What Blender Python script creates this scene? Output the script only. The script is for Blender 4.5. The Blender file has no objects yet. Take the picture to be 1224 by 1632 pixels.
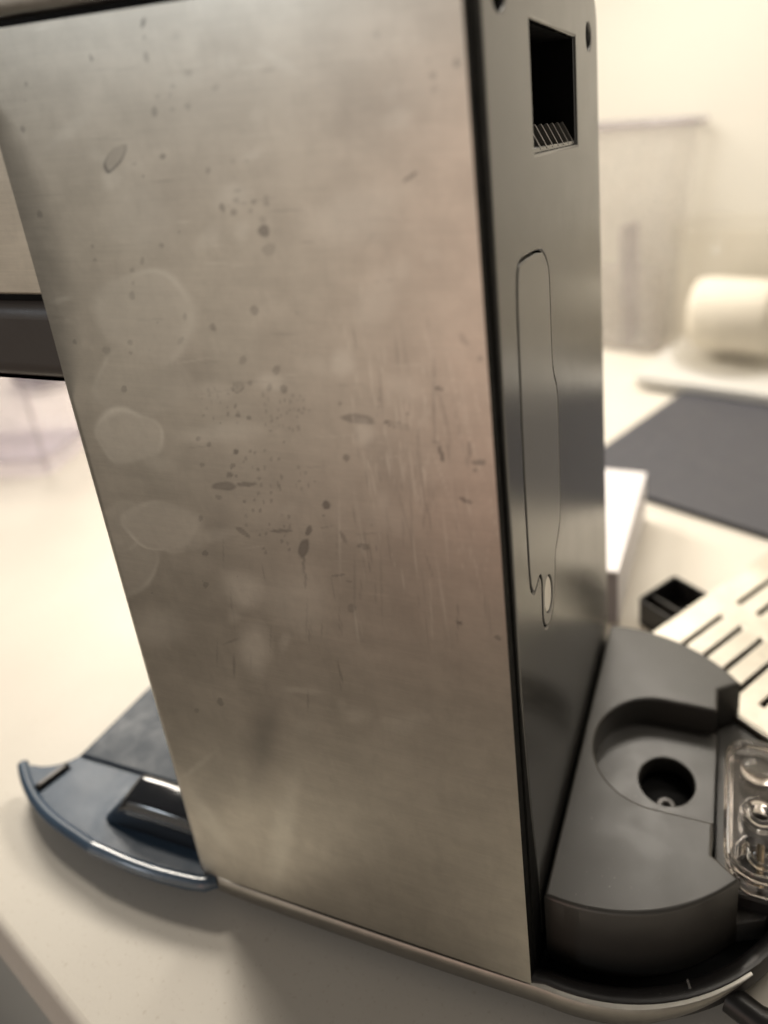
import bpy, bmesh, math, random
import numpy as np
from mathutils import Vector, Matrix
random.seed(7)
sc = bpy.context.scene
col = sc.collection

# ------------------------------------------------------------------ camera
cd = bpy.data.cameras.new('camera'); cam = bpy.data.objects.new('camera', cd); col.objects.link(cam)
r = ((0.945212, 0.319522, -0.066931), (-0.043987, 0.327806, 0.94372), (0.323479, -0.889072, 0.323901))
M = Matrix(((r[0][0], r[1][0], r[2][0], 0.040255), (r[0][1], r[1][1], r[2][1], -0.111417),
            (r[0][2], r[1][2], r[2][2], 0.222953), (0, 0, 0, 1)))
cam.matrix_world = M
cd.sensor_fit = 'VERTICAL'; cd.sensor_height = 36; cd.lens = 24.5527
cd.shift_x = -0.099877; cd.shift_y = -0.144608
cd.clip_start = 0.01; cd.clip_end = 30
cd.dof.use_dof = True; cd.dof.focus_distance = 0.169; cd.dof.aperture_fstop = 24.5527e-3 / 0.0041
sc.camera = cam
sc.cycles.transparent_max_bounces = 40

# ------------------------------------------------------------------ world, lamps, exposure
w = bpy.data.worlds.new('World'); sc.world = w; w.use_nodes = True
bg = w.node_tree.nodes['Background']; bg.inputs[0].default_value = (1.0, 0.90, 0.76, 1); bg.inputs[1].default_value = 0.09
sc.view_settings.view_transform = 'Standard'; sc.view_settings.look = 'None'
sc.view_settings.exposure = 0; sc.view_settings.gamma = 1

def area(name, loc, target, size, power, color, sizey=None):
    l = bpy.data.lights.new(name, 'AREA'); l.energy = power; l.color = color
    l.shape = 'DISK' if sizey is None else 'RECTANGLE'; l.size = size
    if sizey: l.size_y = sizey
    o = bpy.data.objects.new(name, l); col.objects.link(o); o.location = loc
    o.rotation_euler = (Vector(target) - Vector(loc)).to_track_quat('-Z', 'Y').to_euler()
    return o
area('ceiling_lamp', (-1.03, 0.76, 0.87), (-0.05, 0.02, 0), 0.40, 16.0, (1.0, 0.92, 0.81))
area('ceiling_spot', (-0.72, 0.34, 0.96), (-0.10, -0.02, 0), 0.16, 3.3, (1.0, 0.91, 0.79))
area('counter_light', (0.34, 0.30, 0.74), (0.24, 0.28, 0), 0.45, 1.9, (1.0, 0.92, 0.81), 0.06).rotation_euler[2] = math.atan2(-.26, .965)
area('cabinet_light', (-0.09, 0.40, 0.46), (-0.06, 0.25, 0), 0.22, 1.5, (1.0, 0.925, 0.82), 0.10)
area('room_fill', (-0.30, -1.5, 0.10), (-0.05, 0, 0.12), 2.4, 6.2, (1.0, 0.905, 0.77), 1.5)  # unseen fill lamp added in front, stands in for the room's reflection in the panel
area('pink_reflection_fill', (-0.15, -0.62, 0.04), (-0.01, 0, 0.15), 0.10, 0.24, (1.0, 0.42, 0.31), 0.60)  # added pink lamp, imitates a pinkish reflection along the panel's right edge
area('window_light', (-1.10, -1.20, 0.72), (-0.12, 0, 0), 0.20, 2.6, (0.82, 0.91, 1.0), 0.20)

# ------------------------------------------------------------------ helpers
def link(o, parent=None):
    col.objects.link(o)
    if parent: o.parent = parent
    return o
def finish(me, mat, name, parent=None, angle=35, loc=None, mtx=None, flat=False):
    if mat is not None:
        me.materials.clear(); me.materials.append(mat)
    me.shade_smooth(); me.set_sharp_from_angle(angle=math.radians(angle))
    if flat:
        for p in me.polygons:
            if max(abs(c) for c in p.normal) > .9995: p.use_smooth = False
    o = bpy.data.objects.new(name, me); link(o, parent)
    if mtx is not None: o.matrix_local = mtx
    if loc is not None: o.location = loc
    return o
def from_bm(bm, mat, name, parent=None, angle=35, **k):
    bmesh.ops.recalc_face_normals(bm, faces=bm.faces)
    me = bpy.data.meshes.new(name); bm.to_mesh(me); bm.free()
    return finish(me, mat, name, parent, angle, **k)
def plate_mesh(name, loops, z0, z1, bevel=0.0004, res=2):
    """flat plate: first loop is the outline, the others are holes, all in metres in XY"""
    cu = bpy.data.curves.new(name, 'CURVE'); cu.dimensions = '2D'; cu.fill_mode = 'BOTH'
    for lp in loops:
        s = cu.splines.new('POLY'); s.points.add(len(lp) - 1)
        for p, q in zip(s.points, lp): p.co = (q[0], q[1], 0, 1)
        s.use_cyclic_u = True
    h = (z1 - z0) / 2
    b = min(bevel, h * 0.95)
    cu.extrude = h - b; cu.bevel_depth = b; cu.bevel_resolution = res; cu.offset = -b
    o = bpy.data.objects.new(name, cu); col.objects.link(o)
    bpy.context.view_layer.update()
    dg = bpy.context.evaluated_depsgraph_get()
    me = bpy.data.meshes.new_from_object(o.evaluated_get(dg))
    bpy.data.objects.remove(o); bpy.data.curves.remove(cu)
    me.name = name
    bm = bmesh.new(); bm.from_mesh(me)
    bmesh.ops.remove_doubles(bm, verts=bm.verts, dist=1e-6)
    for v in bm.verts: v.co.z += (z0 + z1) / 2
    bmesh.ops.recalc_face_normals(bm, faces=bm.faces)
    bm.to_mesh(me); bm.free()
    return me
XF = Matrix(((0, 0, 1, 0), (1, 0, 0, 0), (0, 1, 0, 0), (0, 0, 0, 1)))     # plate (u,v,w) -> (Y,Z,X)
def plate(name, loops, z0, z1, mat, parent=None, bevel=0.0004, to=None, angle=35, res=2, **k):
    me = plate_mesh(name, loops, z0, z1, bevel, res)
    if to is not None: me.transform(to); 
    return finish(me, mat, name, parent, angle, flat=True, **k)
def rrect(x0, y0, x1, y1, r, n=6):
    pts = []
    for cx, cy, a in ((x1 - r, y0 + r, -90), (x1 - r, y1 - r, 0), (x0 + r, y1 - r, 90), (x0 + r, y0 + r, 180)):
        for i in range(n + 1):
            t = math.radians(a + 90 * i / n); pts.append((cx + r * math.cos(t), cy + r * math.sin(t)))
    return pts
def arc(cx, cy, r, a0, a1, n=32, ry=None):
    ry = ry or r
    return [(cx + r * math.cos(math.radians(a0 + (a1 - a0) * i / n)), cy + ry * math.sin(math.radians(a0 + (a1 - a0) * i / n))) for i in range(n + 1)]
def circle(cx, cy, r, n=32, ry=None): return arc(cx, cy, r, 0, 360, n, ry)[:-1]
def sm(pts, it=2, closed=True):
    for _ in range(it):
        q = []
        n = len(pts)
        for i in range(n if closed else n - 1):
            a, b = pts[i], pts[(i + 1) % n]
            q += [tuple(a[k] * .75 + b[k] * .25 for k in range(len(a))), tuple(a[k] * .25 + b[k] * .75 for k in range(len(a)))]
        if not closed: q = [pts[0]] + q + [pts[-1]]
        pts = q
    return pts
def tube(name, pts, rad, mat, parent=None, cyc=False, n=10, **k):
    bm = bmesh.new(); rings = []
    P = [Vector(p) for p in pts]; N = len(P)
    for i, p in enumerate(P):
        a = P[(i - 1) % N] if (cyc or i) else p; b = P[(i + 1) % N] if (cyc or i < N - 1) else p
        t = (b - a).normalized(); up = Vector((0, 0, 1)) if abs(t.z) < .9 else Vector((1, 0, 0))
        s = t.cross(up).normalized(); u = s.cross(t)
        rr = rad(i / (N - 1)) if callable(rad) else rad
        rings.append([bm.verts.new(p + rr * (math.cos(2 * math.pi * j / n) * s + math.sin(2 * math.pi * j / n) * u)) for j in range(n)])
    for i in range(N if cyc else N - 1):
        A, B = rings[i], rings[(i + 1) % N]
        for j in range(n): bm.faces.new((A[j], A[(j + 1) % n], B[(j + 1) % n], B[j]))
    if not cyc:
        bm.faces.new(rings[0]); bm.faces.new(rings[-1])
    return from_bm(bm, mat, name, parent, 60, **k)
def box(name, size, mat, parent=None, bevel=0.001, seg=3, loc=(0, 0, 0), rot=0.0, shift=(0, 0, 0)):
    """box with its base centre at loc"""
    bm = bmesh.new(); bmesh.ops.create_cube(bm, size=1)
    for v in bm.verts: v.co = Vector((v.co.x * size[0] + shift[0], v.co.y * size[1] + shift[1], (v.co.z + .5) * size[2] + shift[2]))
    if bevel: bmesh.ops.bevel(bm, geom=bm.edges[:], offset=bevel, segments=seg, affect='EDGES', profile=.5)
    o = from_bm(bm, mat, name, parent, 40, flat=True); o.location = loc; o.rotation_euler = (0, 0, rot)
    return o
def strip(name, path, prof, mat, parent=None, cyc=False, angle=40):
    """sweep a closed (offset, z) profile along a plan path; offset is to the right of travel"""
    bm = bmesh.new(); N = len(path); rings = []
    for i in range(N):
        a = path[(i - 1) % N] if (cyc or i) else path[i]; b = path[(i + 1) % N] if (cyc or i < N - 1) else path[i]
        tx, ty = b[0] - a[0], b[1] - a[1]; L = math.hypot(tx, ty); nx, ny = ty / L, -tx / L
        pr = prof(i / (N - 1)) if callable(prof) else prof
        rings.append([bm.verts.new((path[i][0] + nx * o, path[i][1] + ny * o, z)) for o, z in pr])
    m = len(pr)
    for i in range(N if cyc else N - 1):
        A, B = rings[i], rings[(i + 1) % N]
        for j in range(m): bm.faces.new((A[j], A[(j + 1) % m], B[(j + 1) % m], B[j]))
    if not cyc: bm.faces.new(rings[0]); bm.faces.new(rings[-1])
    return from_bm(bm, mat, name, parent, angle)
def thing(o, label, cat, group=None):
    o['label'] = label; o['category'] = cat
    if group: o['group'] = group
    return o
def empty(name, loc=(0, 0, 0), rz=0):
    o = bpy.data.objects.new(name, None); col.objects.link(o); o.location = loc; o.rotation_euler = (0, 0, rz); o.empty_display_size = .01
    return o
def struct(o): o['kind'] = 'structure'; return o

# ------------------------------------------------------------------ materials
def nodes(name):
    m = bpy.data.materials.new(name); m.use_nodes = True
    nt = m.node_tree; return m, nt, nt.nodes['Principled BSDF']
def N(nt, t, **k):
    n = nt.nodes.new(t)
    for a, b in k.items():
        if a.startswith('i_'):
            n.inputs[int(a[2:]) if a[2:].isdigit() else a[2:]].default_value = b
        else: setattr(n, a, b)
    return n
def math_(nt, op, a, b=None, clamp=False):
    n = N(nt, 'ShaderNodeMath', operation=op, use_clamp=clamp)
    for i, v in enumerate((a, b)):
        if v is None: continue
        if isinstance(v, (int, float)): n.inputs[i].default_value = v
        else: nt.links.new(v, n.inputs[i])
    return n.outputs[0]
def mixc(nt, f, a, b, mode='MIX'):
    n = N(nt, 'ShaderNodeMix', data_type='RGBA', blend_type=mode)
    for s, v in ((n.inputs[0], f), (n.inputs[6], a), (n.inputs[7], b)):
        if isinstance(v, (int, float)): s.default_value = v
        elif isinstance(v, tuple): s.default_value = v if len(v) == 4 else (*v, 1)
        else: nt.links.new(v, s)
    return n.outputs[2]
def noise(nt, scale, detail=4, rough=.55, vec=None, stretch=None):
    t = N(nt, 'ShaderNodeTexCoord'); v = t.outputs['Object']
    if stretch:
        mp = N(nt, 'ShaderNodeMapping'); mp.inputs['Scale'].default_value = stretch; nt.links.new(v, mp.inputs[0]); v = mp.outputs[0]
    n = N(nt, 'ShaderNodeTexNoise'); n.inputs['Scale'].default_value = scale; n.inputs['Detail'].default_value = detail; n.inputs['Roughness'].default_value = rough
    nt.links.new(v, n.inputs['Vector']); return n.outputs['Fac']
def ramp(nt, f, lo, hi, a=0.0, b=1.0):
    n = N(nt, 'ShaderNodeMapRange'); n.inputs[1].default_value = lo; n.inputs[2].default_value = hi; n.inputs[3].default_value = a; n.inputs[4].default_value = b
    nt.links.new(f, n.inputs[0]); return n.outputs[0]
def bump(nt, bs, h, dist, strength=1.0):
    b = N(nt, 'ShaderNodeBump'); b.inputs['Strength'].default_value = strength; b.inputs['Distance'].default_value = dist
    nt.links.new(h, b.inputs['Height']); nt.links.new(b.outputs[0], bs.inputs['Normal'])
def simple(name, colr, rough=.5, metal=0.0, var=.12, scale=60, grain=900, gdist=0.00003, rvar=.08, coat=0, spec=.5, ior=1.5, dust=0):
    m, nt, bs = nodes(name)
    f = noise(nt, scale, 5, .6)
    c = mixc(nt, f, tuple(x * (1 - var) for x in colr), tuple(min(1, x * (1 + var)) for x in colr)); nt.links.new(c, bs.inputs['Base Color'])
    nt.links.new(ramp(nt, noise(nt, scale * 2.3, 5, .65), .3, .7, rough - rvar, rough + rvar), bs.inputs['Roughness'])
    bs.inputs['Metallic'].default_value = metal; bs.inputs['Coat Weight'].default_value = coat; bs.inputs['Coat Roughness'].default_value = .08
    bs.inputs['Specular IOR Level'].default_value = spec; bs.inputs['IOR'].default_value = ior
    if dust:
        d = ramp(nt, noise(nt, 900, 2, .5), .70, .78, 0, dust); d2 = ramp(nt, noise(nt, 60, 4, .6), .45, .7, .15, 1)
        c = mixc(nt, math_(nt, 'MULTIPLY', d, d2), c, (.45, .42, .38)); nt.links.new(c, bs.inputs['Base Color'])
    if grain: bump(nt, bs, noise(nt, grain, 3), gdist)
    return m
def clear(name, tint=(.93, .92, .94), haze=.06, hazec=(.9, .88, .92), rough=.05, ior=1.5):
    m, nt, bs = nodes(name); out = nt.nodes['Material Output']
    tr = N(nt, 'ShaderNodeBsdfTransparent'); tr.inputs[0].default_value = (*tint, 1)
    gl = N(nt, 'ShaderNodeBsdfGlossy'); gl.inputs['Roughness'].default_value = rough
    df = N(nt, 'ShaderNodeBsdfDiffuse'); df.inputs[0].default_value = (*hazec, 1)
    lw = N(nt, 'ShaderNodeLayerWeight'); fr = math_(nt, 'ADD', math_(nt, 'MULTIPLY', math_(nt, 'POWER', lw.outputs['Facing'], 5.0), .7), .015)
    m1 = N(nt, 'ShaderNodeMixShader'); m2 = N(nt, 'ShaderNodeMixShader'); m1.inputs[0].default_value = haze
    nt.links.new(ramp(nt, noise(nt, 40, 4), .3, .7, haze * .5, haze * 1.5), m1.inputs[0])
    nt.links.new(tr.outputs[0], m1.inputs[1]); nt.links.new(df.outputs[0], m1.inputs[2])
    nt.links.new(fr, m2.inputs[0]); nt.links.new(m1.outputs[0], m2.inputs[1]); nt.links.new(gl.outputs[0], m2.inputs[2])
    nt.links.new(m2.outputs[0], out.inputs[0]); nt.nodes.remove(bs)
    return m

def brushed(name, base=(.60, .535, .445), stained=False, stretch=(6, 6, 420), rough=.33):
    m, nt, bs = nodes(name)
    s1 = noise(nt, 9, 6, .7, stretch=stretch)
    s2 = noise(nt, 26, 5, .7, stretch=stretch)
    s3 = noise(nt, 8, 5, .7, stretch=(stretch[0] * .6, stretch[1] * .6, stretch[2] * .33))
    big = noise(nt, 28, 5, .6)
    f = math_(nt, 'ADD', math_(nt, 'MULTIPLY', s1, .6), math_(nt, 'MULTIPLY', s2, .4))
    c = mixc(nt, ramp(nt, f, .3, .7), tuple(x * .86 for x in base), tuple(min(1, x * 1.14) for x in base))
    c = mixc(nt, ramp(nt, s3, .35, .65, 0, .5), c, tuple(x * .84 for x in base))
    c = mixc(nt, ramp(nt, big, .3, .7, 0, .35), c, tuple(x * .9 for x in base))
    mott = noise(nt, 75, 6, .65, stretch=(1, 1, 1.6)); c = mixc(nt, ramp(nt, mott, .40, .64, 0, .42), c, tuple(x * 1.24 for x in base)); mot2 = noise(nt, 190, 5, .7, stretch=(1, 1, .45)); c = mixc(nt, ramp(nt, mot2, .48, .68, 0, .32), c, tuple(x * .78 for x in base))
    ro = ramp(nt, f, .3, .7, rough - .05, rough + .05)
    ro = math_(nt, 'ADD', ro, ramp(nt, big, .3, .7, -.03, .05))
    if stained:
        a = N(nt, 'ShaderNodeAttribute', attribute_name='stain_and_reflection').outputs['Fac']
        b = N(nt, 'ShaderNodeAttribute', attribute_name='smear_and_reflection').outputs['Fac']
        fine = noise(nt, 300, 4, .7)
        b = math_(nt, 'MULTIPLY', b, ramp(nt, fine, .3, .7, .75, 1.15))
        c = mixc(nt, a, c, tuple(x * k for x, k in zip(base, (.24, .24, .26))))
        c = mixc(nt, b, c, tuple(min(1, x * k) for x, k in zip(base, (1.75, 1.75, 1.73))))
        ro = math_(nt, 'ADD', ro, math_(nt, 'MULTIPLY', b, .14))
        ro = math_(nt, 'ADD', ro, math_(nt, 'MULTIPLY', a, .06))
    nt.links.new(c, bs.inputs['Base Color']); nt.links.new(ro, bs.inputs['Roughness'])
    bs.inputs['Metallic'].default_value = 1
    bs.inputs['Anisotropic'].default_value = .35
    bump(nt, bs, f, .00002, .7)
    return m
M_panel = brushed('brushed_steel_stained', stained=True, base=(.625, .595, .525), rough=.385)
M_steel = brushed('brushed_steel', (.66, .60, .50), rough=.24)
M_skirt = brushed('skirt_steel', (.37, .355, .325), rough=.42)
M_grid = brushed('grid_steel', (.70, .66, .58), rough=.42)
M_cover = simple('grey_satin_plastic', (.042, .041, .039), .24, metal=.08, var=.05, scale=30, grain=0, rvar=.02, ior=2.0)
M_flap = simple('flap_plastic', (.16, .155, .147), .30, metal=.12, var=.03, scale=8, grain=0, rvar=.012, ior=1.9)
M_dock = simple('dark_satin_plastic', (.048, .045, .041), .38, var=.12, scale=45, grain=2600, gdist=.000008, rvar=.05, ior=1.65, dust=.5)
M_rib = simple('rib_grey', (.16, .15, .14), .35)
M_black = simple('black_plastic', (.012, .011, .011), .38, grain=1800, gdist=.00001, dust=.25)
M_gap = simple('black_rubber', (.004, .004, .004), .7, grain=0, spec=.12)
M_blue = simple('blue_grey_plastic', (.042, .072, .115), .40, var=.35, scale=35, grain=700, gdist=.00003, rvar=.06, spec=.28)
M_lip = simple('blue_grey_gloss', (.058, .086, .125), .24, var=.3, grain=0, coat=.6, rvar=.05)
M_head = simple('taupe_plastic', (.075, .066, .06), .38, var=.08, rvar=.05)
M_floor = simple('floor_brown', (.23, .21, .185), .55, var=.15, scale=5, grain=80, gdist=.0003)
M_wall = simple('cream_wall', (.82, .785, .70), .75, var=.02, scale=4, grain=200, gdist=.0002)
M_mat = simple('slate_mat', (.070, .071, .083), .5, var=.08, scale=20, grain=1500, gdist=.00005)
M_matedge = simple('slate_edge', (.035, .04, .055), .5)
M_card = simple('white_card', (.82, .79, .80), .55, var=.02, grain=600)
M_cardside = simple('grey_card', (.22, .20, .22), .6)
M_board = simple('pale_board', (.66, .645, .61), .45, var=.04)
M_cream = simple('cream_wax', (.84, .79, .69), .6, var=.04)
M_clear = clear('clear_plastic', (.985, .982, .98), .075, (.74, .72, .70))
M_lav = clear('lavender_clear_plastic', (.97, .962, .972), .12, (.74, .70, .82))
M_lavedge = clear('pale_edge', (.88, .86, .87), .22, (.62, .60, .62))
M_glass = clear('clear_glass', (.985, .98, .97), .02, (.8, .78, .72), .03)
M_float = clear('clear_grey_plastic', (.80, .77, .74), .03, (.5, .47, .44), .03)
def real_clear(name, colr, rough=.03):
    m, nt, bs = nodes(name); bs.inputs['Base Color'].default_value = (*colr, 1); bs.inputs['Transmission Weight'].default_value = 1
    bs.inputs['IOR'].default_value = 1.47; nt.links.new(ramp(nt, noise(nt, 120, 4), .3, .7, rough * .4, rough * 1.8), bs.inputs['Roughness'])
    return m
M_frost = clear('frosted_plastic', (.65, .63, .61), .22, (.5, .48, .46), .10)
M_float = real_clear('clear_smoky_plastic', (.86, .82, .79))
M_hook = real_clear('clear_hook', (.9, .88, .86), .12)
M_pin = simple('brass_pin', (.62, .52, .38), .25, metal=1)

m, nt, bs = nodes('cream_quartz'); M_counter = m
sp = ramp(nt, noise(nt, 700, 2, .5), .62, .75); big = noise(nt, 14, 4)
c = mixc(nt, ramp(nt, big, .3, .7), (.70, .655, .58), (.74, .70, .625)); c = mixc(nt, math_(nt, 'MULTIPLY', sp, .4), c, (.50, .43, .34))
nt.links.new(c, bs.inputs['Base Color']); nt.links.new(ramp(nt, noise(nt, 30, 5), .3, .7, .36, .44), bs.inputs['Roughness'])
bs.inputs['Specular IOR Level'].default_value = .09
bump(nt, bs, noise(nt, 500, 3), .00004)

# ------------------------------------------------------------------ setting
RZ = math.atan2(-.26, .965)                   # the counter runs at an angle to the machine
ex, ey = Vector((math.cos(RZ), math.sin(RZ), 0)), Vector((-math.sin(RZ), math.cos(RZ), 0))
def room(a, b, z=0): return ex * a + ey * b + Vector((0, 0, z))
EDGE, BACK = -.0669, .575
c0 = room(0, (EDGE + BACK) / 2)
struct(box('countertop', (3.2, BACK - EDGE, .03), M_counter, None, .0025, 3, (c0.x, c0.y, -.03), RZ))
c0 = room(0, BACK + .05)
struct(box('wall', (3.2, .099, 2.6), M_wall, None, 0, 1, (c0.x, c0.y, -.9), RZ))
struct(box('floor', (6, 6, .02), M_floor, None, 0, 1, (0, -1.5, -.921), RZ))
c0 = room(0, EDGE + .34)
struct(box('cabinet', (3.2, .56, .869), M_board, None, 0, 1, (c0.x, c0.y, -.90), RZ))

# ------------------------------------------------------------------ coffee machine
mach = thing(empty('coffee_machine', (0, .065, 0)), 'coffee machine with smudged brushed steel side, water tank removed', 'coffee machine')
mach_loc = Vector((0, .065, 0))
class Frame:                                   # parts are modelled in world metres, then hung on the machine
    pass
def hang(o, p=None):
    p = p or mach
    o.parent = p
    o.matrix_parent_inverse = Matrix.Translation(-mach_loc) if p is mach else Matrix.Identity(4)
    return o
C = (.0085, .0655)

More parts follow.
